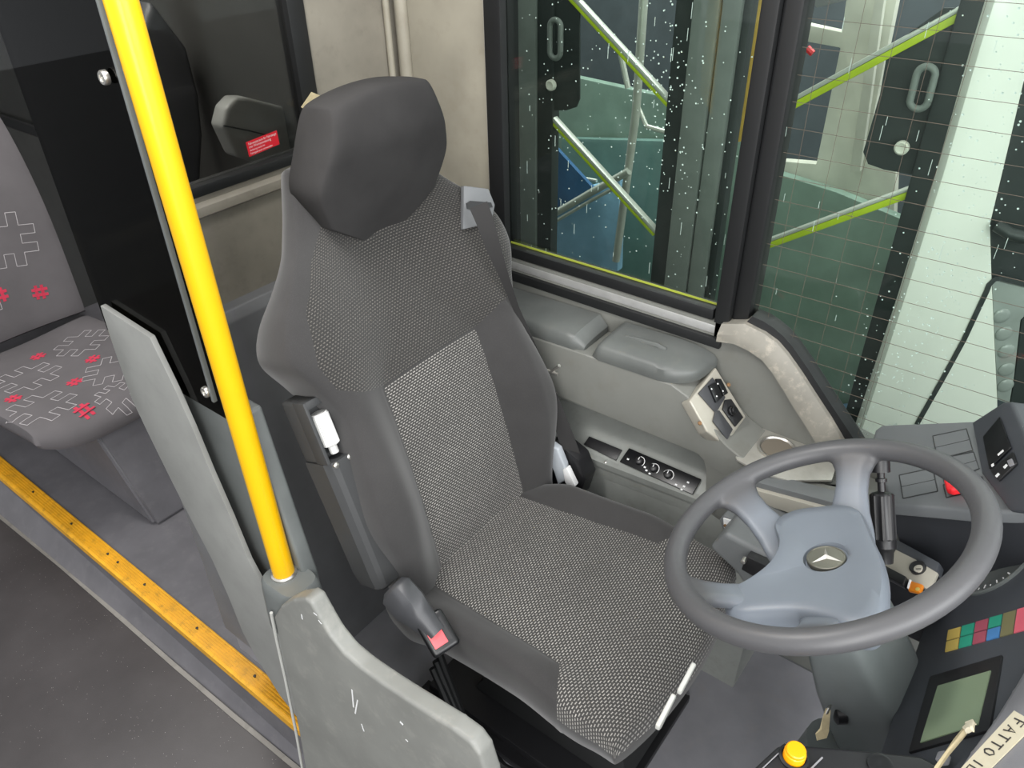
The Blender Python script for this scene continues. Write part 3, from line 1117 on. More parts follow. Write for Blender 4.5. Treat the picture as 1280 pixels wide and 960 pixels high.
# front fascia below near edge
e0, e1 = I(1184, 700), I(1080, 1000)
mb = MB()
mb.prism([e0, e1, e1 + V((0, .10, -.35)), e0 + V((0, .10, -.35))], (0, .03, 0), .004)
mb.build('lower_fascia', M['dash'], dash)
# grey surround at the aisle end
mb = MB()
pts = [I(x, y, .012) for x, y in ((1310, 795), (1283, 826), (1262, 862), (1238, 900), (1210, 938), (1180, 985), (1330, 1000))]
mb.prism(pts, -IN * .2, .012, 3)
mb.build('end_surround', M['dash_grey'], dash)
# gauge
gcp = I(1243, 706, .002)
mb = MB()
mb.lathe(gcp - IN * .004, IN, [(.072, 0), (.072, .005), (.069, .0065), (.066, .0045), (.001, .0045)], 56)
ga = mb.build('gauge', M['gauge'], dash, label='round speedometer')
mb = MB()
for k in range(25):
    a = rad(-220 + 260 * k / 24)
    dr = X * math.cos(a) + IS * math.sin(a)
    big = k % 2 == 0
    mb.box(gcp + IN * .0012 + dr * (.058 if big else .060), dr, IN.cross(dr), IN, .008 if big else .004, .0022, .0006)
mb.build('scale_marks', M['white'], ga)
mb = MB()
a = rad(200)
dr = X * math.cos(a) + IS * math.sin(a)
mb.box(gcp + IN * .003 + dr * .022, dr, IN.cross(dr), IN, .045, .003, .001)
mb.lathe(gcp + IN * .001, IN, [(.008, 0), (.008, .004), (.006, .005)], 20)
mb.build('needle', M['w_yellow'], ga)
# warning lamps
cells = [('w_yellow', 'w_yellow'), ('w_green', 'w_green'), ('w_red', 'w_red'), ('w_green', 'w_blue'), ('w_olive', None), ('w_pink', None)]
xa, ya = 1183.5, 806.5      # bottom-left, first column
for i, (a_, b_) in enumerate(cells):
    bl = V((1181 + i * 17.2, 814.5 - i * 4.7, 0))
    up = V((4.2, -27.5, 0)) * (1 + .02 * i)
    rt = V((15.6, -4.2, 0))

    def cell(p, u, nm, m_, two=False):
        q = [p, p + rt, p + rt + u, p + u]
        MB().prism([I(v.x, v.y, .0015) for v in q], -IN * .003).build('warning_lamp', M[m_], dash)
    if b_:
        cell(bl, up * .46, 'b', b_)
        cell(bl + up * .52, up * .46, 't', a_)
    else:
        cell(bl, up * .98, 'o', a_)
# lcd
MB().prism([I(x, y, .004) for x, y in ((1162, 845), (1252, 818), (1236, 912), (1135, 940))], -IN * .006, .002).build('display_bezel', M['black'], dash)
MB().prism([I(x, y, .0055) for x, y in ((1172, 857), (1238, 838), (1222, 905), (1150, 928))], -IN * .004).build('display_screen', M['lcd'], dash, label='green grey display screen')

# left switch pod
hP = V((.924, .382, 0)).normalized()
tp = rad(30)
sP = V((-.382 * math.cos(tp), .924 * math.cos(tp), math.sin(tp))).normalized()
nP = hP.cross(sP).normalized()
if nP.z < 0:
    nP = -nP
PP0 = T(1111, 629, 1.36)


def Q(x, y, d=0.0):
    return PL(x, y, PP0 + nP * d, nP)


mb = MB()
mb.prism([Q(x, y) for x, y in ((1091, 548), (1094, 537), (1102, 531), (1217, 526), (1300, 560), (1300, 640), (1223, 639), (1111, 630))], V((0, .01, -.022)), .006, 3)
mb.build('switch_pod', M['pod'], dash)
mb = MB()
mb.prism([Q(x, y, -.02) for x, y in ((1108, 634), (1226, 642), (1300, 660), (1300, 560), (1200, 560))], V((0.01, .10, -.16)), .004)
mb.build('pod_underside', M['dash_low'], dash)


def outline(mb, quad, w_, d_):
    P = [Q(x, y, d_) for x, y in quad]
    for i in range(4):
        mb.ribbon([P[i], P[(i + 1) % 4]], w_, nP, .0006)


blanks = [[(1124, 594), (1166, 585), (1172, 614), (1129, 623)], [(1166, 545), (1208, 536), (1216, 563), (1172, 574)], [(1176, 573), (1217, 565), (1224, 586), (1180, 602)], [(1175, 589), (1200, 582), (1206, 596), (1180, 604)]]
for q in blanks[:3]:
    mb = MB()
    mb.prism([Q(x, y, .0006) for x, y in q], -nP * .004)
    bo = mb.build('blank_switch', M['pod'], dash)
    mb = MB()
    outline(mb, q, .0016, .0006)
    m0 = [((q[0][0] + q[3][0]) / 2, (q[0][1] + q[3][1]) / 2), ((q[1][0] + q[2][0]) / 2, (q[1][1] + q[2][1]) / 2)]
    mb.ribbon([Q(*m0[0], .0006), Q(*m0[1], .0006)], .0006, nP, .0005)
    mb.build('gap_line', M['black'], bo)
mb = MB()
mb.prism([Q(x, y, .002) for x, y in ((1182, 606), (1187, 602), (1222, 597), (1236, 612), (1192, 620), (1185, 618))], nP * .014, .004, 3)
rs = mb.build('red_switch', M['red'], dash, label='red rocker switch')
mb = MB()
outline(mb, [(1179, 606), (1228, 596), (1232, 612), (1183, 622)], .0016, .0006)
mb.build('gap_line', M['black'], rs)

# raised display unit beside the pod
td = rad(62)
sD = V((-.382 * math.cos(td), .924 * math.cos(td), math.sin(td))).normalized()
nD = hP.cross(sD).normalized()
if nD.z < 0:
    nD = -nD
DP0 = Q(1222, 575, .004)


def D(x, y, d=0.0):
    return PL(x, y, DP0 + nD * d, nD)


mb = MB()
mb.prism([D(x, y) for x, y in ((1214, 528), (1254, 502), (1264, 502), (1296, 575), (1296, 640), (1262, 640), (1226, 592))], V((-.05, .12, .0)), .006, 3)
mb.build('display_unit', M['dash'], dash)
mb = MB()
mb.prism([D(x, y, .002) for x, y in ((1230, 547), (1251, 522), (1265, 560), (1238, 587))], nD * .003, .001)
scn = mb.build('small_screen', M['black_gloss'], dash)
mb = MB()
mb.prism([D(x, y, .006) for x, y in ((1247, 568), (1254, 562), (1255, 564), (1248, 570))], nD * .0006)
mb.prism([D(x, y, .006) for x, y in ((1239, 581), (1242, 579), (1243, 582), (1240, 584))], nD * .0006)
mb.build('screen_marks', M['white'], scn)
mb = MB()
mb.prism([D(x, y, .001) for x, y in ((1240, 590), (1268, 566), (1273, 580), (1250, 602))], nD * .004, .001)
bt_ = mb.build('button_row', M['black'], dash)
mb = MB()
for (x, y) in ((1246, 594), (1256, 583)):
    mb.prism([D(x + a, y + b, .0056) for a, b in ((-2, 1), (2, -3), (4, -1), (0, 3))], nD * .0006)
mb.build('button_marks', M['white'], bt_)
MB().prism([D(x, y, .005) for x, y in ((1260, 577), (1266, 574), (1269, 581), (1263, 584))], nD * .003, .001).build('push_button', M['dash_grey'], dash)

# ignition plate between column and panel
kP0 = T(1140, 700, 1.33)
kn = V((.25, -.55, .8)).normalized()


def K(x, y, d=0.0):
    return PL(x, y, kP0 + kn * d, kn)


kpl = thing('switch_plate', 'pale metal plate with key lock and rocker switches behind the wheel hub', 'switch plate', kP0)
MB().prism([K(x, y) for x, y in ((1112, 683), (1144, 699), (1172, 716), (1162, 738), (1140, 727), (1105, 708))], -kn * .006, .001).build('plate', M['plate'], kpl)
MB().prism([K(x, y, -.002) for x, y in ((1112, 669), (1174, 703), (1170, 716), (1142, 700), (1108, 684))], -kn * .02, .002).build('cover_rail', M['dash'], kpl)
MB().lathe(K(1148, 711), kn, [(.013, -.004), (.013, .006), (.011, .007), (.008, .006), (.001, .006)], 24).build('lock_ring', M['black'], kpl)
MB().lathe(K(1148, 711, .006), kn, [(.0075, -.001), (.0075, .001), (.007, .0014), (.001, .0014)], 20).build('key_slot', M['plate'], kpl)
MB().box(K(1148, 711, .0078), X, kn.cross(X).normalized(), kn, .0018, .008, .0006).build('key_slit', M['black'], kpl)
sw = MB().prism([K(x, y, .001) for x, y in ((1109, 712), (1137, 727), (1133, 738), (1105, 723))], kn * .014, .002).build('rocker_switch', M['black_gloss'], kpl)
aw = MB().prism([K(x, y, .001) for x, y in ((1141, 729), (1156, 734), (1152, 744), (1137, 741))], kn * .007, .002).build('rocker_switch', M['amber'], kpl, label='amber rocker switch')
MB().lathe(K(1147, 736.5, .0085), kn, [(.0035, 0), (.0035, .0006), (.0018, .0008), (.001, .0008)], 16).build('symbol', M['w_yellow'], aw)
MB().prism([K(x, y, .002) for x, y in ((1139, 727), (1141, 728), (1138, 739), (1136, 738))], kn * .007).build('separator', M['white'], kpl)
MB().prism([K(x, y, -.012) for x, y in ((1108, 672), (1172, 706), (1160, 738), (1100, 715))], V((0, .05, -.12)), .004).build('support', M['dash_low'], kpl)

# label tape
lab = thing('label_tape', 'cream strip with handwriting on the grey dashboard end', 'label', I(1240, 925, .012))
ln = IN
lq = [(1252, 882), (1268, 886), (1300, 900), (1214, 985), (1178, 985), (1192, 955)]
lq = [(1268.5, 889), (1296, 905), (1215, 985), (1180, 985)]
MB().prism([I(x, y, .0125) for x, y in lq], ln * .0012, .0).build('tape', M['wood_strip'], lab)
# handwriting: drawn in local text axes (reads from the upper right end)
o0 = I(1275, 900, .0142)
rdir = (I(1209, 968, .0142) - o0).normalized()
udir = ln.cross(rdir).normalized()
if udir.dot(I(1289, 905, .0142) - I(1268, 884, .0142)) < 0:
    udir = -udir
G = {'F': [[(.1, 0), (.1, 1), (.8, 1)], [(.1, .55), (.65, .55)]], 'A': [[(0, 0), (.45, 1), (.8, 0)], [(.15, .4), (.7, .4)]],
     'T': [[(0, 1), (.85, 1)], [(.42, 1), (.4, 0)]], 'O': [[(.4, 0), (.1, .3), (.1, .75), (.4, 1), (.75, .75), (.75, .25), (.4, 0)]],
     'I': [[(.2, 0), (.25, 1)]], 'L': [[(.1, 1), (.1, 0), (.65, .05)]], 'P': [[(.1, 0), (.1, 1), (.55, .95), (.65, .7), (.5, .5), (.1, .48)]],
     'E': [[(.7, 1), (.1, 1), (.1, 0), (.7, 0)], [(.1, .5), (.6, .5)]], 'N': [[(.1, 0), (.1, 1), (.7, 0), (.7, 1)]]}
mb = MB()
h_ = .02
cx = 0.0
for ch in 'FATTO IL PIENO':
    if ch == ' ':
        cx += .009
        continue
    for st in G[ch]:
        pth = [o0 + rdir * (cx + a * .0105) + udir * ((b - .5) * h_) for a, b in st]
        mb.ribbon(pth, .0019, ln, .0004)
    cx += .0085 if ch in 'I' else .0125
mb.build('handwriting', M['ink'], lab, smooth=0)

# rolled paper stick
stk = thing('paper_roll', 'thin twisted paper roll with frayed cream tip beside the display', 'paper roll', I(1195, 935, .02))
mb = MB()
pth = [I(x, y, .02) for x, y in ((1170, 962), (1183, 943), (1196, 927), (1206, 915), (1212, 909))]
mb.tube(pth, [.003, .0032, .0035, .004, .005], 8)
for i, v in enumerate(mb.bm.verts):
    v.co += V((random.uniform(-1, 1), random.uniform(-1, 1), random.uniform(-1, 1))) * .0009
mb.build('stick', M['paper'], stk)
mb = MB()
mb.box(I(1212, 908, .024), X, IS, IN, .013, .012, .008, .002, 2)
for v in mb.bm.verts:
    v.co += V((random.uniform(-1, 1), random.uniform(-1, 1), random.uniform(-1, 1))) * .0018
mb.build('tip', M['wood_strip'], stk)
MB().box(I(1179, 948, .012), X, IS, IN, .014, .012, .012, .002).build('clip', M['dash_grey'], stk)

# bottom console with orange button
con = thing('side_console_box', 'black control box with round orange button at the bottom edge', 'control box', V((-.62, 0, .6)))
cz = T(1040, 950, 1.0).z


def Cc(x, y, d=0.0):
    return W(x, y, 'z', cz + d)


mb = MB()
mb.prism([Cc(x, y) for x, y in ((915, 985), (972, 932), (985, 929), (1060, 935), (1150, 944), (1172, 955), (1195, 985))], (0, 0, -.10), .006, 3)
mb.build('housing', M['black'], con)
mb = MB()
mb.ribbon([Cc(x, y, .0012) for x, y in ((1010, 965), (1028, 947))], .002, Z, .001)
mb.ribbon([Cc(x, y, .0012) for x, y in ((928, 985), (977, 938))], .0012, Z, .001)
mb.build('edge_line', M['dash_grey'], con)
q0 = Cc(1060, 960)
MB().abox((q0.x - .05, q0.y - .02, 0.0), (q0.x + .05, q0.y + .10, cz - .09), .008).build('pedestal', M['black'], con)
bc = Cc(992, 947)
MB().lathe(bc, Z, [(.019, -.002), (.019, .003), (.0155, .004), (.0155, .001), (.001, .001)], 32).build('button_ring', M['black_gloss'], con)
MB().lathe(bc, Z, [(.0138, 0), (.0138, .012), (.0132, .0135), (.0125, .014), (.0125, .018), (.011, .0195), (.001, .0195)], 32).build('button', M['orange'], con, label='round orange push button')
MB().lathe(Cc(1100, 957), Z, [(.016, -.002), (.016, .003), (.012, .004), (.001, .002)], 28).build('knob_recess', M['black_gloss'], con)

# ================================================================== SIDE CONSOLE (window side)
sc_ = thing('side_console', 'pale grey moulded side console below the driver window', 'side console', (-1.36, -.6, 0))
XO = -1.30
# upper ledge body: profile in the y-z plane, extruded in x
pro = [(YR, .775), (-1.05, .775), (-.80, .785), (-.58, .79), (-.54, .775), (-.52, .755), (-.44, .69), (-.40, .672), (-.20, .655), (-.02, .648), (-.02, .60),
       (-.40, .60), (-.47, .615), (-.50, .635), (-.87, .635), (YR, .63)]
mb = MB()
mb.prism([V((XO, a, b)) for a, b in pro], (-.125, 0, 0), .006, 3)
mb.build('ledge', M['wall'], sc_, smooth=30)
# recess back wall and heater shelf
mb = MB()
mb.prism([(-1.405, YR, .66), (-1.405, -.46, .66), (-1.405, -.46, .40), (-1.405, YR, .40)], (-.02, 0, 0))
mb.build('recess_back', M['recess'], sc_)
# slanted shelf: outer edge at XO - .0, inner edge higher
oz = lambda y: .49 + (y + .796) * .071
mb = MB()
ys = [YR, -.796, -.472]
mb.loft([[V((XO, y, oz(y))), V((XO - .105, y, oz(y) + .06)), V((XO - .105, y, oz(y) - .05)), V((XO, y, oz(y) - .05))] for y in ys])
mb.build('shelf', M['recess'], sc_, smooth=20)
mb = MB()   # end cheek of the recess with rounded corner
ck = [(-.52, .64), (-.487, .632), (-.474, .60), (-.466, .53), (-.47, .49), (-.38, .46), (-.2, .46), (-.03, .46), (-.03, .66), (-.52, .66)]
mb.prism([V((XO - .001, a, b)) for a, b in ck], (-.115, 0, 0), .004, 2)
mb.build('cheek', M['wall'], sc_, smooth=30)
mb = MB()   # lip and lower side body
mb.loft([[V((XO + .006, y, oz(y) + .002)), V((XO - .008, y, oz(y) + .006)), V((XO - .012, y, oz(y) - .02)), V((XO + .004, y, oz(y) - .016))] for y in (YR, -.796, -.44)])
mb.build('shelf_lip', M['recess'], sc_)
mb = MB()
mb.loft([[V((XO - .004, y, oz(min(y, -.44)) - .012)), V((XO + .02, y, .26)), V((XO + .04, y, .0)), V((XO - .11, y, 0)), V((XO - .11, y, oz(min(y, -.44)) - .012))] for y in (YR, -.9, -.44, -.30)])
mb.build('lower_body', M['recess'], sc_, smooth=20)

# armrest pads
SL = [W(x, y, 'x', XO + .0) for x, y in ((660, 425), (745, 445))]


def pad_obj(ys, zt, name, lab, taper):
    mb = MB()
    loops = []
    n = len(ys)
    for i, y in enumerate(ys):
        e = i / (n - 1)
        o_, h_ = taper(e)
        x1 = XO + .004 - o_
        x0 = -1.418
        zb = zt(y)
        loops.append([V((x0, y, zb)), V((x0, y, zb + h_ + .006)), V((x0 + (x1 - x0) * .6, y, zb + h_ + .004)), V((x1 - .012, y, zb + h_)), V((x1 - .003, y, zb + h_ * .8)), V((x1, y, zb + h_ * .35)), V((x1 - .002, y, zb))])
    mb.loft(loops)
    return mb.build(name, M['pad'], sc_, smooth=40, label=lab)


zt = lambda y: .776 + max(0, y + 1.05) * .03


def tp1(e):
    k = min(1, (1 - e) / .05)
    return (.012 * (1 - k) + .006, .012 + .026 * math.sqrt(max(k, 0)))


def tp2(e):
    k0 = min(1, e / .06)
    k1 = min(1, (1 - e) / .42)
    s_ = math.sqrt(max(0, 1 - (1 - k1) ** 2))
    return (.10 * (1 - s_) ** 1.3 + .006 * (1 - k0), (.010 + .028 * math.sqrt(k0)) * (.35 + .65 * s_))


ya, yb = W(752, 425, 'x', -1.34).y, W(880, 482, 'x', -1.36).y
pad_obj([-1.3 + (ya - .03 + 1.3) * i / 20 for i in range(21)], zt, 'armrest_pad', 'grey armrest pad cut square beside the seat back', tp1)
pd = pad_obj([ya + (yb - ya) * i / 30 for i in range(31)], zt, 'armrest_pad', 'grey armrest pad with rounded front end', tp2)
mb = MB()
mb.tube([V((-1.365, ya + .05, zt(ya) + .040)), V((-1.365, ya + .07, zt(ya) + .042)), V((-1.362, yb - .12, zt(yb) + .041)), V((-1.362, yb - .10, zt(yb) + .036))], .006, 8)
mb.build('ridge', M['pad'], pd)

# switch panel on the sloping face
sq = [(893, 460), (932, 522), (905, 555), (862, 500)]
a, b, c_, d_ = W(*sq[0], 'x', -1.405), W(*sq[1], 'x', -1.405), W(*sq[2], 'x', XO), W(*sq[3], 'x', XO)
sn = (b - a).cross(d_ - a).normalized()
if sn.z < 0:
    sn = -sn


def S_(x, y, dd=0.0):
    return PL(x, y, (a + c_) / 2 + sn * dd, sn)


mb = MB()
mb.prism([S_(x, y, .002) for x, y in ((895, 459), (933, 521), (907, 557), (884, 540), (862, 501))], -sn * .03, .004, 3)
spn = mb.build('switch_panel', M['plate'], sc_, label='pale switch panel')
for q in ((875, 529), (911, 481)):
    MB().lathe(S_(*q, .002), sn, [(.0045, -.002), (.0045, .001), (.003, .002), (.001, .001)], 12).build('screw', M['rust'], spn)
mb = MB()
mb.prism([S_(x, y, .003) for x, y in ((890, 472), (906, 497), (894, 517), (872, 492))], sn * .003, .0015)
sw1 = mb.build('rocker_block', M['dark'], spn)
for q in (((884, 483), (893, 478), (901, 497), (893, 504)), ((893, 474), (899, 474), (908, 492), (902, 496))):
    mb = MB()
    mb.prism([S_(x, y, .005) for x, y in q], sn * .007, .002)
    rk = mb.build('rocker', M['black_gloss'], sw1)
    cx_ = sum(x for x, y in q) / 4
    cy_ = sum(y for x, y in q) / 4
    mb = MB()
    for k in (-.5, .5):
        mb.prism([S_(cx_ + 4 * k * 1.6 + dx, cy_ + 9 * k + dy, .0125) for dx, dy in ((-1.2, 0), (0, -.9), (1.0, .6), (-.3, 1.4))], sn * .0005)
    mb.build('symbol', M['white'], rk)
mb = MB()
mb.prism([S_(x, y, .003) for x, y in ((893, 514), (898, 513), (915, 537), (908, 550), (890, 527))], sn * .004, .002)
mb.build('blank_cover', M['dark'], spn)
mb = MB()
mb.prism([S_(x, y, .003) for x, y in ((905, 500), (913, 499), (928, 522), (918, 534), (902, 512))], sn * .004, .002)
mk = mb.build('mirror_block', M['black'], spn)
MB().lathe(S_(914, 514, .006), sn, [(.012, 0), (.011, .006), (.0085, .008), (.0085, .013), (.007, .0145), (.001, .0145)], 10).build('mirror_knob', M['black_gloss'], mk, smooth=20)

# cup holder plate
cq = [(944, 529), (1000, 548), (1050, 568), (1040, 600), (985, 600), (950, 590), (921, 574), (918, 566)]
ch = MB()
zc = .672
ch.prism([W(x, y, 'z', zc) for x, y in cq], (0, 0, -.006), .002)
chp = ch.build('cup_holder_plate', plain('cup_holder_metal', (176, 174, 166), .35, metal=.35, dirt=(150, 146, 136)), sc_)
cc = W(971, 561, 'z', zc)
MB().lathe(cc, Z, [(.041, 0), (.041, .004), (.037, .0045), (.034, .001), (.033, -.05), (.001, -.05)], 40).build('cup_ring', M['silver'], chp)
MB().lathe(cc + Z * .0012, Z, [(.033, 0), (.033, .0008), (.001, .0006)], 32).build('cup_well', plain('cup_well', (128, 120, 108), .4, metal=.3), chp)
for q in ((930, 561), (948, 537)):
    MB().lathe(W(*q, 'z', zc), Z, [(.0035, -.001), (.0035, .001), (.001, .002)], 10).build('screw', M['rust'], chp)

# heater controls
h0 = V((XO, -.796, oz(-.796)))
hn = V((.5714, -.071, 1)).normalized()


def H(x, y, dd=0.0):
    return PL(x, y, h0 + hn * dd, hn)


mb = MB()
mb.prism([H(x, y, .003) for x, y in ((775, 578), (787, 561), (877, 600), (866, 619))], hn * .005, .0015)
hp = mb.build('heater_panel', M['black_gloss'], sc_, label='black heater control panel with white dial marks')
mb = MB()
mb.prism([H(x, y, .0025) for x, y in ((730, 556), (737, 546), (778, 563), (770, 576))], hn * .003, .001)
mb.build('blank_panel', M['black'], sc_)
hx = (H(866, 619, .009) - H(775, 578, .009)).normalized()
hy = hn.cross(hx)
for k, (x, y) in enumerate(((799, 577), (817, 586), (835, 594))):
    cdl = H(x, y, .008)
    MB().lathe(cdl, hn, [(.0095, 0), (.009, .009), (.0075, .010), (.001, .010)], 20).build('dial', M['black'], hp)
    mb = MB()
    arc = [cdl + (hx * math.cos(rad(q)) + hy * math.sin(rad(q))) * .0135 for q in range(-30, 120 + k * 30, 15)]
    mb.ribbon(arc, .0016, hn, .0005)
    mb.box(cdl + hn * .0103 + hy * .004, hx, hy, hn, .0018, .007, .0005)
    mb.build('dial_marks', M['white'], hp)
for (x, y) in ((785, 574), (806, 584), (808, 588), (812, 592), (845, 606), (855, 608), (860, 603), (852, 612)):
    MB().box(H(x, y, .0085), hx, hy, hn, .0055, .004, .0004).build('symbol', M['white'], hp)
for q in ((757, 578), (873, 627)):
    MB().lathe(H(*q, .002), hn, [(.004, 0), (.004, .002), (.001, .003)], 10).build('screw', M['silver'], sc_)

# ledge parts ahead of the cup holder, seen through the wheel
mb = MB()
mb.prism([W(x, y, 'z', .66) for x, y in ((1003, 588), (1052, 588), (1060, 606), (1058, 612), (1000, 600))], (0, 0, -.006), .002)
mb.build('daylit_plate', M['white'], sc_)  # white colour stands in for windscreen daylight on this plate
p0, p1 = W(930, 622, 'x', -1.25), W(1075, 668, 'x', -1.25)
mb = MB()
mb.prism([W(x, y, 'x', -1.26) for x, y in ((922, 596), (1085, 640), (1085, 662), (926, 612))], (-.04, 0, 0), .004)
mb.build('front_rail', M['mid'], sc_)
mb = MB()
mb.prism([W(x, y, 'x', -1.25) for x, y in ((920, 606), (1090, 652), (1090, 676), (932, 624))], (-.05, 0, 0), .004)
mb.build('front_band', M['plate'], sc_)
# switch tray and pedal-side box seen through the wheel's lower gap
tr = thing('switch_tray', 'small dark tray with pale rim seen through the steering wheel', 'tray', W(925, 660, 'x', -1.2))
mb = MB()
P_ = lambda x, y, dx=0: W(x, y, 'x', -1.20 + dx)
mb.prism([P_(x, y) for x, y in ((899, 650), (905, 644), (990, 690), (985, 705), (903, 662))], (-.06, 0, 0), .003)
mb.build('tray_body', M['mid'], tr)
mb = MB()
mb.prism([P_(x, y, .003) for x, y in ((904, 648), (914, 651), (912, 658), (950, 676), (956, 683), (905, 660))], (-.004, 0, 0))
mb.build('rim', M['white'], tr, label='white tray rim')
MB().lathe(P_(907, 657, .004), X, [(.004, 0), (.004, .002), (.001, .003)], 10).build('screw', M['rust'], tr)
mb = MB()
mb.prism([P_(x, y, .003) for x, y in ((915, 652), (990, 690), (960, 682), (914, 660))], (-.003, 0, 0))
mb.build('tray_inset', M['black'], tr)
bx = thing('knee_box', 'grey rounded box with black bracket below the tray', 'box', W(920, 700, 'x', -1.14))
mb = MB()
mb.prism([W(x, y, 'x', -1.12) for x, y in ((886, 685), (905, 666), (960, 695), (990, 730), (990, 760), (935, 740), (918, 715))], (-.14, 0, 0), .012, 3)
mb.build('body', M['mid'], bx)
mb = MB()
mb.prism([W(x, y, 'x', -1.10) for x, y in ((933, 696), (968, 712), (972, 745), (944, 722), (926, 712))], (-.03, 0, 0), .003)
mb.build('bracket', M['black'], bx)
MB().lathe(W(929, 702, 'x', -1.095), X, [(.005, -.01), (.005, .002), (.003, .003), (.001, .003)], 14).build('bolt', M['silver'], bx)

# ================================================================== LEFT: POLE, PARTITION, DOOR, PASSENGER SEAT
XP = -.565
# yellow pole
pb = W(355, 716, 'x', XP)
ptop = V((pb.x, pb.y, 2.04))
pl = thing('handrail_pole', 'bright yellow upright pole beside the driver seat', 'pole', pb)
d0 = W(151, 0, 'x', XP)
dir_ = (d0 - pb).normalized()
top = pb + dir_ * ((2.04 - pb.z) / dir_.z)
MB().tube([pb, top], .0215, 28).build('tube', M['yellow'], pl)
MB().lathe(pb, dir_, [(.026, -.004), (.026, .002), (.023, .005), (.0215, .005)], 28).build('foot_ring', M['silver'], pl)

# partition moulding with the pole socket
pm = thing('partition_post', 'grey moulded partition post carrying the yellow pole', 'partition', (XP, -1.12, 0))
mb = MB()
o_ = [W(x, y, 'x', XP - .03) for x, y in ((205, 470), (300, 545), (330, 680), (345, 770), (300, 900), (240, 700))]
o_ = [V((XP - .058, yy, zz)) for yy, zz in ((-1.27, .93), (-1.06, .93), (-1.01, .60), (-1.0, .54), (-1.0, -.19), (-1.05, -.19), (-1.12, -.05), (-1.25, .35), (-1.27, .5))]
mb.prism(o_, (.035, 0, 0), .008, 3)
mb.build('post_panel', M['moulding'], pm)
mb = MB()
cb = pb
loops = []
for z_, s_, yo in ((-.14, 1.12, 0), (-.10, 1.1, 0), (-.03, 1.04, 0), (-.008, 1.0, 0), (0, .9, 0), (.0, .5, 0)):
    L_ = []
    for k in range(28):
        q = 2 * math.pi * k / 28
        cx, sy = math.cos(q), math.sin(q)
        L_.append(cb + V((abs(cx) ** .5 * math.copysign(.042, cx) * s_, abs(sy) ** .5 * math.copysign(.055, sy) * s_ + .015, z_ - .003)))
    loops.append(L_)
mb.loft(loops)
mb.build('pole_socket', M['moulding'], pm, smooth=50)

# smoked panel
sp_ = thing('smoked_panel', 'tall smoked black panel with two screws left of the yellow pole', 'panel', (XP, -1.27, .9))
zb = .915
MB().prism([(XP - .004, -1.462, zb + .06), (XP - .004, -1.25, zb), (XP - .004, -1.088, zb - .0), (XP - .004, -1.08, zb + .03), (XP - .004, -1.112, 2.04), (XP - .004, -1.462, 2.04)], (-.006, 0, 0), .0).build('sheet', M['smoke'], sp_)
for q in ((130, 97), (257, 490)):
    p = W(*q, 'x', XP + .004)
    MB().lathe(p, X, [(.0105, -.004), (.0105, .002), (.009, .004), (.0055, .004), (.005, .002), (.001, .002)], 20).build('screw', M['silver'], sp_)
MB().abox((XP - .004, -1.115, .95), (XP + .004, -1.108, 2.04), .001).build('edge_strip', M['moulding'], sp_)

# pale strip panel
st = [(125, 382), (156, 402), (187, 422), (203, 455), (219, 488), (240, 535), (262, 588), (287, 645), (310, 700), (330, 737), (352, 775), (378, 905), (350, 870), (320, 822), (303, 790), (285, 745), (265, 700), (230, 633), (205, 583), (183, 538), (165, 500), (143, 438)]
mb = MB()
mb.prism([W(x, y, 'x', XP + .012) for x, y in st], (-.011, 0, 0), .002)
o = mb.build('edge_panel', M['strip'])
o['label'] = 'pale grey tapering panel edge between passenger seat and yellow pole'
o['category'] = 'panel'

# cab door
XD = -.5
dr = thing('cab_door', 'worn light grey cab door with sloping rounded top at the bottom edge', 'door', (XD, -.7, -.2))
op = [(342, 772), (350, 758), (365, 750), (380, 748), (388, 753), (400, 775), (413, 797), (430, 818), (450, 835), (475, 853), (505, 873), (535, 892), (565, 911), (588, 928), (600, 945), (610, 975), (640, 1100), (410, 1100), (385, 985), (374, 920), (360, 850), (348, 800)]
P3 = [W(x, y, 'x', XD) for x, y in op]
mb = MB()
mb.prism(P3, (-.035, 0, 0), .012, 4)
mb.build('leaf', M['door'], dr, smooth=50)
mb = MB()
rb = [W(x, y, 'x', XD - .012) for x, y in ((339, 766), (346, 800), (357, 850), (371, 920), (383, 990), (400, 1100))]
mb.tube(rb, .0035, 8)
mb.build('edge_bead', M['handle'], dr)
for (a_, b_, w_) in (((377, 768), (378, 774), .003), ((392, 766), (396, 769), .003), ((440, 862), (442, 884), .0035), ((447, 875), (444, 892), .003), ((500, 902), (504, 906), .006), ((507, 924), (510, 927), .003), ((452, 905), (455, 914), .003), ((398, 775), (402, 780), .003)):
    mb = MB()
    mb.ribbon([W(*a_, 'x', XD + .0006), W(*b_, 'x', XD + .0006)], w_, X, .0004)
    mb.build('paint_chip', M['white'], dr, smooth=0)

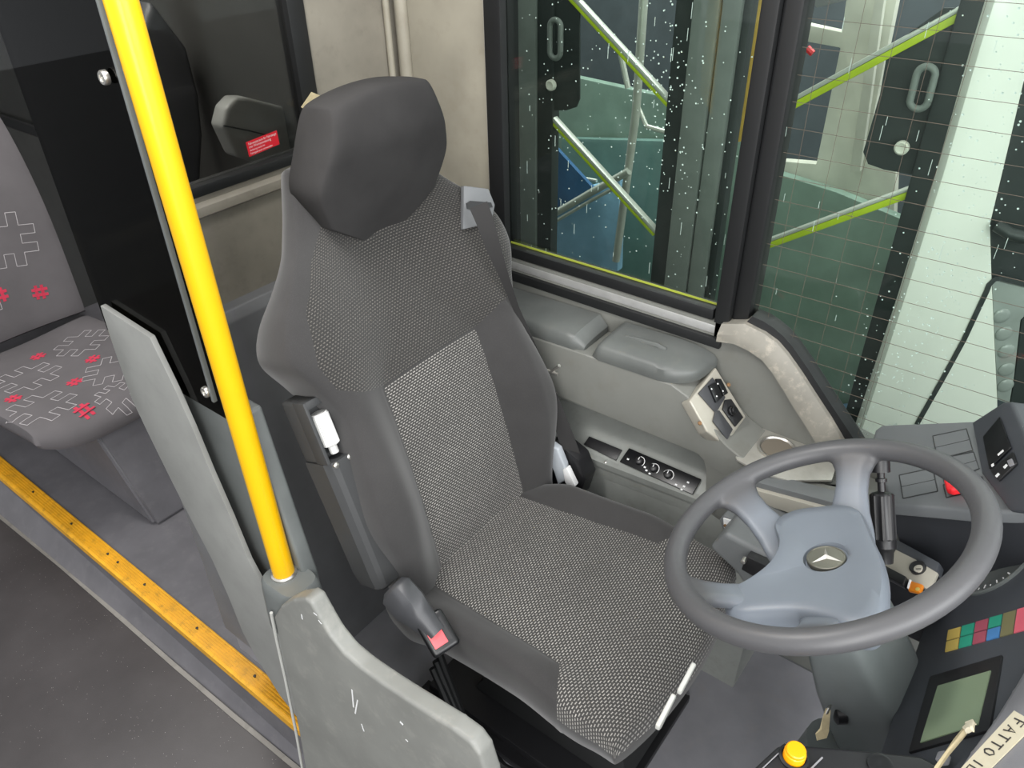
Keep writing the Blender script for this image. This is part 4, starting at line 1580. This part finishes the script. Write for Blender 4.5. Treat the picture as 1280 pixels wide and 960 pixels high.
# passenger seat -----------------------------------------------------------------------------
ps = thing('passenger_seat', 'grey patterned passenger seat with red hash marks on a dark plinth', 'passenger seat', (-.8, -2.55, ZP))
XS = -.87
ts = rad(4)
US, NS = V((0, math.cos(ts), math.sin(ts))), V((0, -math.sin(ts), math.cos(ts)))
pc = Pad((XS, -3.13, .195), X, US, NS, lambda t: interp([(0, .28), (.5, .29), (1, .27)], t), lambda u: 0, lambda u: .78 - .9 * u * u * u * u * 8,
         lambda u, s: .012 * (abs(u) / .2) ** 2 - .06 * sstep(.67, .81, s) ** 2, lambda t: .075, 6, 6, 40, 40)
tb = rad(10)
UBk, NBk = V((0, -math.sin(tb), math.cos(tb))), V((0, math.cos(tb), math.sin(tb)))
pbk = Pad((XS, -3.10, .22), X, UBk, NBk, lambda t: interp([(0, .28), (.5, .30), (.85, .27), (1, .2)], t), lambda u: 0, lambda u: 1.08 - .9 * u * u,
          lambda u, s: .02 * (abs(u) / .2) ** 2, lambda t: .08, 6, 6, 40, 50)


def hash_outline(c, s, ang, skew=.1):
    """outline of a # sign"""
    a, b, w_ = .5, .17, .085
    pts = [(-b - w_, a), (-b + w_, a), (-b + w_, b + w_), (b - w_, b + w_), (b - w_, a), (b + w_, a), (b + w_, b + w_), (a, b + w_), (a, b - w_), (b + w_, b - w_), (b + w_, -b + w_), (a, -b + w_), (a, -b - w_), (b + w_, -b - w_), (b + w_, -a), (b - w_, -a), (b - w_, -b - w_), (-b + w_, -b - w_), (-b + w_, -a), (-b - w_, -a), (-b - w_, -b - w_), (-a, -b - w_), (-a, -b + w_), (-b - w_, -b + w_), (-b - w_, b - w_), (-a, b - w_), (-a, b + w_), (-b - w_, b + w_)]
    ca, sa = math.cos(ang), math.sin(ang)
    return [(c[0] + s * (x * ca - y * sa), c[1] + s * (x * sa + y * ca)) for x, y in pts]


def hash_on(mb, pad, c, s, ang, red):
    if red:
        mb.mi = 2
        ca, sa = math.cos(ang), math.sin(ang)
        for (x0, y0, x1, y1) in ((-.2, -.5, -.16, .5), (.18, -.5, .22, .5), (-.5, -.2, .5, -.18), (-.5, .2, .5, .18)):
            P_ = [pad.surf(c[0] + s * (x * ca - y * sa), c[1] + s * (x * sa + y * ca), .0008) for x, y in ((x0, y0), ((x0 + x1) / 2, (y0 + y1) / 2), (x1, y1))]
            mb.ribbon(P_, s * .2, pad.N, .0008)
    else:
        mb.mi = 1
        o_ = hash_outline(c, s, ang)
        o_.append(o_[0])
        for i in range(len(o_) - 1):
            (x0, y0), (x1, y1) = o_[i], o_[i + 1]
            P_ = [pad.surf(x0 + (x1 - x0) * k / 2, y0 + (y1 - y0) * k / 2, .0006) for k in range(3)]
            mb.ribbon(P_, .0021, pad.N, .0008)
    mb.mi = 0


mb = MB()
pc.mesh(mb)
for c_, s_, an, r_ in (((.17, .60), .2, .3, 0), ((-.10, .56), .19, .9, 0), ((.10, .34), .2, .2, 0), ((-.14, .26), .18, .5, 0), ((-.02, .72), .12, .3, 0), ((.09, .72), .06, .2, 1), ((.02, .52), .05, .3, 1), ((-.1, .42), .05, .4, 1), ((.20, .46), .05, .3, 1), ((.0, .2), .05, .1, 1)):
    hash_on(mb, pc, c_, s_, an, r_)
mb.build('cushion', [M['plush'], M['plush_line'], M['plush_red']], ps, smooth=50)
mb = MB()
pbk.mesh(mb)
for c_, s_, an, r_ in (((.10, .20), .23, .12, 0), ((.12, .52), .22, .1, 0), ((-.12, .36), .2, .2, 0), ((-.02, .31), .055, .2, 1), ((-.03, .52), .055, .2, 1), ((-.15, .14), .055, .2, 1), ((.17, .36), .055, .1, 1), ((-.02, .18), .055, .1, 1)):
    hash_on(mb, pbk, c_, s_, an, r_)
mb.build('backrest', [M['plush'], M['plush_line'], M['plush_red']], ps, smooth=50)
# plinth (wheel-arch box)
mb = MB()
pq = [W(196, 659, 'z', ZP + .001)]
xa_, yf = pq[0].x, pq[0].y
ztp = .145
for L_ in (1,):
    lo2 = [V((-1.42, -3.3, ZP)), V((xa_, -3.3, ZP)), V((xa_, yf, ZP)), V((-1.42, yf, ZP))]
    hi2 = [V((-1.42, -3.3, ztp)), V((xa_ + .02, -3.3, ztp)), V((xa_ + .02, yf - .17, ztp)), V((-1.42, yf - .17, ztp))]
    mb.loft([lo2, hi2])
bmesh.ops.bevel(mb.bm, geom=mb.bm.edges[:], offset=.012, segments=3, affect='EDGES')
mb.build('plinth', M['podium'], ps, smooth=40)
mb = MB()
ar = [V((XS - .25, -2.80, .40)), V((XS - .25, -2.72, .47)), V((XS - .25, -2.6, .50)), V((XS - .25, -2.48, .48)), V((XS - .25, -2.42, .42)), V((XS - .25, -2.41, .30))]
mb.tube(ar, [.02, .022, .022, .022, .021, .018], 12, squash=.7)
mb.build('armrest', M['dark'], ps)
# second passenger seat back glimpsed behind the partition glass
sb_ = thing('seat_shell', 'grey plastic seat shell seen through the dark partition window', 'seat shell', (-1.25, -2.2, .9))
sp2 = V((0, -2.0, 0))
mb = MB()
q2 = [W(x, y, 'y', -1.95) for x, y in ((278, 158), (284, 135), (296, 122), (310, 122), (364, 136), (380, 160), (380, 190), (345, 205), (330, 207), (296, 196))]
mb.prism(q2, (0, -.06, 0), .012, 3)
mb.build('shell', M['strip'], sb_)
mb = MB()
sl = [W(x, y, 'y', -1.945) for x, y in ((279, 157), (310, 163), (345, 172))]
mb.ribbon(sl, .004, Y, .002)
mb.build('shell_seam', M['dark'], sb_)
# red sticker on the glass
stq = W(307, 178, 'y', YR + .001), W(345, 163, 'y', YR + .001), W(349, 181, 'y', YR + .001), W(312, 196, 'y', YR + .001)
skt = thing('warning_sticker', 'small red sticker with white lines of text on the partition glass', 'sticker', stq[3])
yg = YR - .0075
stq = [W(x, y, 'y', yg) for x, y in ((307, 178), (345.5, 163), (349, 180), (311.5, 196))]
MB().prism(stq, (0, .0012, 0)).build('backing', M['sticker'], skt)
mb = MB()
ex = (stq[1] - stq[0])
ey = (stq[3] - stq[0])
wdt = ex.length
for i, (tx, sz) in enumerate((('Fahrersitzraum für Fahrzeuge', .0072), ('mit Warnanweisung', .0072), ('Achtung nicht im', .0058), ('Fahrgastraum verwenden', .0058))):
    cu = bpy.data.curves.new('t', 'FONT')
    cu.body = tx
    cu.size = sz
    ob = bpy.data.objects.new('t', cu)
    col.objects.link(ob)
    bpy.context.view_layer.update()
    me = bpy.data.meshes.new_from_object(ob)
    wmax = max([v.co.x for v in me.vertices] or [1])
    kx = min(1.0, wdt * .9 / wmax)
    exn, eyn = ex.normalized(), -ey.normalized()
    org = stq[0] + exn * (wdt * .05) + ey * (.24 + .215 * i)
    vs = [mb.bm.verts.new(org + exn * (v.co.x * kx) + eyn * v.co.y + Y * .0018) for v in me.vertices]
    for p in me.polygons:
        mb.face([vs[k] for k in p.vertices])
    bpy.data.objects.remove(ob)
    bpy.data.meshes.remove(me)
    bpy.data.curves.remove(cu)
mb.build('lettering', M['white'], skt, smooth=0)
# paper corner peeking out behind the headrest
mb = MB()
mb.prism([W(x, y, 'y', YR + .01) for x, y in ((376, 134), (389, 115), (399, 119), (386, 140))], (0, .002, 0))
o = mb.build('paper_slip', M['paper'])
o['label'] = 'pale paper corner sticking up behind the headrest'
o['category'] = 'paper'
# dim objects behind the partition: dark seat backs
mb = MB()
q2 = [W(x, y, 'y', -2.3) for x, y in ((190, 0), (235, 60), (250, 120), (255, 170), (250, 260), (190, 260), (160, 100))]
mb.prism(q2, (0, -.1, 0), .02, 3)
o = mb.build('dark_seat_back', M['dark'])
o['label'] = 'dark seat back behind the partition glass right of the yellow pole'
o['category'] = 'seat back'

# ================================================================== OUTSIDE: the bus alongside
XE = -2.45
nb = thing('parked_bus', 'white and teal bus parked alongside, seen through the side windows', 'bus', (XE - .6, -1.0, -.95))


def EQ(pts, dx=0.0):
    return [W(x, y, 'x', XE + dx) for x, y in pts]


def vq(xt, xb, y0=-60, y1=420):
    """vertical strip edges given by x at y=0 of its left/right sides, following true verticals"""
    def vx(x, y):
        p = W(x, 0, 'x', XE)
        return p.y
    a, b = vx(xt, 0), vx(xb, 0)
    return a, b


def vstrip(name, x0, x1, z0, z1, dx, th, mat, parent, **kw):
    a, b = W(x0, 0, 'x', XE).y, W(x1, 0, 'x', XE).y
    return MB().abox((XE + dx - th, a, z0), (XE + dx, b, z1), min(.008, th / 3)).build(name, mat, parent, **kw)


ZB, ZT = -.9, 2.2
vstrip('rubber_edge', 641, 669, ZB, ZT, .0, .06, M['x_rubber'], nb)
vstrip('leaf_frame', 669, 690, ZB, ZT, -.01, .05, M['x_black'], nb)
vstrip('leaf_frame', 843, 872, ZB, ZT, -.01, .05, M['x_black'], nb)
vstrip('rubber_edge', 868, 902, ZB, ZT, .01, .05, M['x_rubber'], nb)
vstrip('rubber_edge', 904, 929, ZB, ZT, .005, .05, M['x_rubber'], nb)
vstrip('leaf_frame', 929, 940, ZB, ZT, -.01, .05, M['x_black'], nb)
vstrip('leaf_frame', 1200, 1262, ZB, ZT, .0, .08, M['x_black'], nb)
# frit blocks behind handles, handles, locks
for pts in (((669, -30), (724, -30), (724, 124), (720, 134), (708, 138), (669, 138)),
            ((1100, 118), (1110, 60), (1180, 10), (1225, 10), (1160, 222), (1105, 212), (1085, 205), (1079, 190))):
    MB().prism(EQ(pts, -.02), (-.008, 0, 0)).build('dark_pane', M['x_black'], nb)
for (cx, cy, h_, w_) in ((694, 49, 29, 11), (1153, 110, 33, 15)):
    c_ = W(cx, cy, 'x', XE + .03)
    hh = abs((W(cx, cy - h_, 'x', XE) - W(cx, cy + h_, 'x', XE)).z) / 2 * .82
    ww = .023
    path = []
    for k in range(25):
        q = 2 * math.pi * k / 24
        path.append(c_ + V((0, ww * math.cos(q), (hh - ww) * (1 if math.sin(q) > 0 else -1) + ww * math.sin(q))))
    mb = MB()
    mb.tube(path, .010, 10, caps=False)
    mb.build('door_handle', M['x_rubber'], nb)
for q in ((690, 106), (1128, 184)):
    MB().lathe(W(*q, 'x', XE + .01), X, [(.02, 0), (.02, .012), (.015, .016), (.008, .013), (.001, .013)], 20).build('lock', M['x_cream'], nb)


def bar(a, b, r_, dx, mat, name, lab, group=None):
    p, q = W(*a, 'x', XE + dx), W(*b, 'x', XE + dx)
    mb = MB()
    mb.tube([p, q], r_, 14)
    o = mb.build(name, mat, nb, label=lab)
    return o


def flatbar(a, b, w_, dx, lab):
    p, q = W(*a, 'x', XE + dx), W(*b, 'x', XE + dx)
    d = (q - p).normalized()
    s_ = d.cross(X).normalized()
    if s_.z < 0:
        s_ = -s_
    mb = MB()
    mb.box((p + q) / 2, d, s_, X, (q - p).length, w_, .03, .006)
    o = mb.build('grab_bar', M['x_rail'], nb, label=lab)
    mb = MB()
    hw_ = .012 if a[0] < 900 else .02
    mb.box((p + q) / 2 - s_ * (w_ * .5 + hw_ * .5), d, s_, X, (q - p).length, hw_, .028, .003)
    mb.build('lower_face', M['x_lime'], o)


flatbar((715, -8), (840, 128), .015, -.03, 'upper diagonal grab bar on the left leaf')
flatbar((684, 138), (822, 290), .015, -.03, 'lower diagonal grab bar on the left leaf')
flatbar((985, 128), (1205, 8), .014, -.03, 'upper diagonal grab bar on the right leaf')
flatbar((950, 304), (1140, 234), .012, -.03, 'lower diagonal grab bar on the right leaf')

# inside of the neighbour bus
inb = nb
XI = -3.3


def IQ(pts, x, th, mat, name, bev=.0, **kw):
    mb = MB()
    mb.prism([W(a, b, 'x', x) for a, b in pts], (-th, 0, 0), bev)
    return mb.build(name, mat, inb, **kw)


MB().abox((-4.4, -5.0, -.9), (-4.35, 1.0, 2.2)).build('back_panel', M['x_dark'], inb)
MB().abox((-4.4, -5.0, -.95), (-2.55, -.35, -.9)).build('bus_floor', M['x_teal2'], inb)
IQ(((640, 88), (690, 90), (850, 125), (930, 140), (960, 420), (640, 420)), XI, .05, M['x_teal'], 'teal_panel', .01)
IQ(((700, 172), (850, 176), (860, 420), (700, 420)), XI + .06, .05, M['x_teal2'], 'teal_panel', .03)
IQ(((640, 235), (690, 212), (730, 235), (775, 225), (772, 340), (640, 330)), -2.9, .05, M['x_blue'], 'blue_panel', .01)
IQ(((690, 180), (745, 240), (690, 275)), -2.85, .02, plain('blue_glass', (70, 110, 150), .2), 'blue_panel', .0)
mb = MB()
mb.tube([W(806, -20, 'x', -2.8), W(795, 140, 'x', -2.8), W(770, 326, 'x', -2.8)], .017, 14)
mb.build('upright_rail', M['x_rail'], inb)
mb = MB()
mb.tube([W(692, 268, 'x', -2.78), W(740, 240, 'x', -2.78), W(786, 214, 'x', -2.78)], .016, 12)
mb.tube([W(692, 278, 'x', -2.77), W(740, 250, 'x', -2.77), W(772, 233, 'x', -2.77)], .008, 10)
mb.build('cross_rail', M['x_rail'], inb)
for a, b, r_ in (((795, 128), (808, 158), .01), ((808, 158), (836, 166), .01), ((697, 190), (702, 218), .012), ((703, 218), (746, 226), .008), ((776, 68), (785, 110), .012)):
    mb = MB()
    mb.tube([W(*a, 'x', -2.9), W(*b, 'x', -2.9)], r_, 8)
    mb.build('small_rail', M['x_rail'], inb)
mb = MB()
mb.tube([W(948, -20, 'x', -2.75), W(921, 175, 'x', -2.75)], .022, 12)
mb.build('ochre_pole', M['x_yellow'], inb)
# right leaf: cream lining and dark windows behind it
IQ(((1006, 30), (1052, 40), (1060, -20), (1125, -20), (1085, 180), (1120, 215), (1115, 330), (960, 330), (960, 200), (1020, 205), (1050, 60), (1006, 52)), XI + .1, .05, M['x_cream'], 'cream_frame', .006)
IQ(((955, 212), (1045, 240), (1130, 275), (1120, 560), (940, 560)), XI + .22, .05, M['x_teal'], 'teal_panel', .006)
IQ(((1096, -20), (1108, -20), (1075, 215), (1062, 215)), XI + .16, .03, M['x_cream'], 'cream_frame', .004)
IQ(((985, 520), (1130, 500), (1100, 640), (985, 640)), XI + .3, .05, plain('blue_grey_panel', (96, 124, 150), .4), 'lower_panel', .006)
IQ(((1020, 10), (1060, 0), (1070, -30), (1000, -30)), XI + .2, .05, plain('grey_window_blind', (130, 134, 134), .6), 'blind', .004)
MB().tube([W(1009, 60, 'x', -2.95), W(1016, 67, 'x', -2.95)], .012, 8).build('red_lamp', M['red'], inb)

# white front corner of the neighbour bus
nwb = nb
C0 = W(1258, 0, 'x', XE)
C0.x = XE + .02
cn = V((.80, .60, 0)).normalized()
ct = V((-.60, .80, 0)).normalized()


def F(x, y, d=0.0):
    return PL(x, y, C0 + cn * d, cn)


mb = MB()
mb.prism([F(x, y) for x, y in ((1262, -60), (1225, 60), (1180, 215), (1130, 375), (1070, 560), (1050, 640), (1248, 640), (1247, 500), (1240, 350), (1238, 280), (1262, 180), (1290, 60), (1310, -60))], -cn * .06, .004)
mb.build('body_panel', M['x_white'], nwb)
mb = MB()
mb.ribbon([F(x, y, .002) for x, y in ((1146, 530), (1180, 470), (1205, 424), (1233, 364), (1236, 356), (1243, 349), (1252, 347), (1285, 356))], .016, cn, .003)
mb.build('seam', M['x_black'], nwb)
mb = MB()
mb.prism([F(x, y, -.01) for x, y in ((1238, 280), (1262, 180), (1290, 60), (1310, -60), (1400, -60), (1400, 370), (1282, 356), (1240, 348))], -cn * .05, .003)
mb.build('windscreen_glass', M['x_black'], nwb)
mb = MB()
mb.prism([F(x, y, -.004) for x, y in ((1240, 350), (1290, 362), (1290, 386), (1276, 400), (1268, 470), (1262, 505), (1247, 500))], -cn * .05, .003)
mb.build('lamp_strip', M['x_lamp'], nwb)
mb = MB()
mb.prism([F(x, y, -.006) for x, y in ((1290, 388), (1277, 400), (1269, 470), (1262, 510), (1300, 520), (1400, 520), (1400, 370))], -cn * .05, .003)
mb.build('grille', M['x_black'], nwb)
for q in ((1252, 395), (1255, 417), (1258, 439), (1258, 462), (1257, 482)):
    c_ = F(*q, -.002)
    mb = MB()
    mb.lathe(c_, cn, [(.026, -.004), (.026, .001), (.022, .005), (.012, .007), (.001, .0075)], 20)
    mb.build('lamp', M['x_lamp'], nwb)
mb = MB()
mb.tube([F(1246, 282, .02), F(1262, 292, .05), F(1300, 302, .07)], .018, 10)
mb.build('wiper', M['x_black'], nwb)

area_specs = [((-3.4, -1.2, 2.1), (-3.4, -1.2, 0), .5, 3.5, 32)]  # added light that brightens the inside of the parked bus
# ground outside
g = MB().prism([(-12, -14, -.95), (12, -14, -.95), (12, 12, -.95), (-12, 12, -.95)], (0, 0, -.05)).build('ground', M['asphalt'])
structure(g, 'wet asphalt outside the bus', 'ground')

# raindrops on the outer glass
mb = MB()
random.seed(3)


def drop(y, z, r_):
    c_ = V((-1.463, y, z))
    top_ = mb.bm.verts.new(c_ - X * r_ * .7)
    ring = [mb.bm.verts.new(c_ + Y * (r_ * math.cos(k * math.pi / 3)) + Z * (r_ * math.sin(k * math.pi / 3))) for k in range(6)]
    for k in range(6):
        mb.face([top_, ring[(k + 1) % 6], ring[k]])


for k in range(900):
    a = random.random()
    if a < .3:
        drop(random.uniform(-1.12, -.57), random.uniform(.93, 1.6), random.uniform(.0009, .0020))
    elif a < .45:
        drop(random.gauss(-.75, .05), random.gauss(1.35, .1), random.uniform(.0009, .0022))
    else:
        x_ = random.gauss(0, 1)
        z_ = random.uniform(.72, 1.6)
        yy = -.12 - (1.55 - z_) * .10 + x_ * .05
        drop(yy, z_, random.uniform(.0007, .0021))
o = mb.build('raindrops', M['drop'], smooth=0)
o['label'] = 'scattered raindrops on the outside of the side windows'
o['category'] = 'raindrops'
o['kind'] = 'stuff'
mb = MB()
for k in range(60):
    y, z = random.uniform(-1.1, .1), random.uniform(.9, 1.55)
    if z < .95 and y > -.5:
        continue
    l_ = random.uniform(.01, .03)
    mb.abox((-1.4632, y, z), (-1.4622, y + .0008, z + l_))
o = mb.build('rain_streaks', M['drop'], smooth=0)
o['label'] = 'thin rain streaks running down the side windows'
o['category'] = 'rain streaks'
o['kind'] = 'stuff'

# ================================================================== LIGHT
w = bpy.data.worlds.new('overcast')
scene.world = w
w.use_nodes = True
nt = w.node_tree
bg = nt.nodes['Background']
tc = nt.nodes.new('ShaderNodeTexCoord')
sep = nt.nodes.new('ShaderNodeSeparateXYZ')
nt.links.new(tc.outputs['Generated'], sep.inputs[0])
mr = nt.nodes.new('ShaderNodeMapRange')
nt.links.new(sep.outputs['Z'], mr.inputs[0])
mr.inputs[1].default_value = -.1
mr.inputs[2].default_value = .6
mixn = nt.nodes.new('ShaderNodeMix')
mixn.data_type = 'RGBA'
nt.links.new(mr.outputs[0], mixn.inputs[0])
mixn.inputs[6].default_value = (.55, .57, .60, 1)
mixn.inputs[7].default_value = (1.0, 1.0, 1.0, 1)
nt.links.new(mixn.outputs[2], bg.inputs[0])
bg.inputs[1].default_value = 1.0


def area(name, loc, target, sx, sy, power, color=(1, 1, 1)):
    l = bpy.data.lights.new(name, 'AREA')
    l.shape = 'RECTANGLE'
    l.size, l.size_y = sx, sy
    l.energy = power
    l.color = color
    o = bpy.data.objects.new(name, l)
    o.location = V(loc)
    o.rotation_euler = (V(target) - V(loc)).to_track_quat('-Z', 'Y').to_euler()
    col.objects.link(o)
    return o


# daylight entering by the open front door (behind the camera) and by the windscreen
area('front_door_daylight', (1.25, .75, 1.75), (-.9, -.9, .5), 1.1, 2.0, 42, (1, .99, .97))
area('windscreen_daylight', (-.35, 1.55, 1.75), (-.85, -.6, .6), 1.9, 1.1, 34, (.97, .99, 1))
area('cab_fill', (-.5, -.95, 2.0), (-.72, -.85, 0), .25, .25, 9, (1, .98, .95))  # added fill for the dark floor beside the seat, no known fitting
area('overhead_fill', (-.95, -2.3, 2.0), (-.95, -2.3, 0), .25, .8, 16, (1, .98, .95))  # added fill for the things behind the partition glass
area('overhead_fill', (.15, -2.9, 2.0), (.1, -2.9, 0), .3, 2.2, 14, (1, .98, .95))  # added fill over the dim aisle and passenger seat
for a_ in area_specs:
    area('overhead_fill', *a_)
scene.view_settings.view_transform = 'Standard'
scene.view_settings.look = 'None'
scene.view_settings.gamma = 1.0
scene.view_settings.use_curve_mapping = False
scene.view_settings.exposure = 0.42
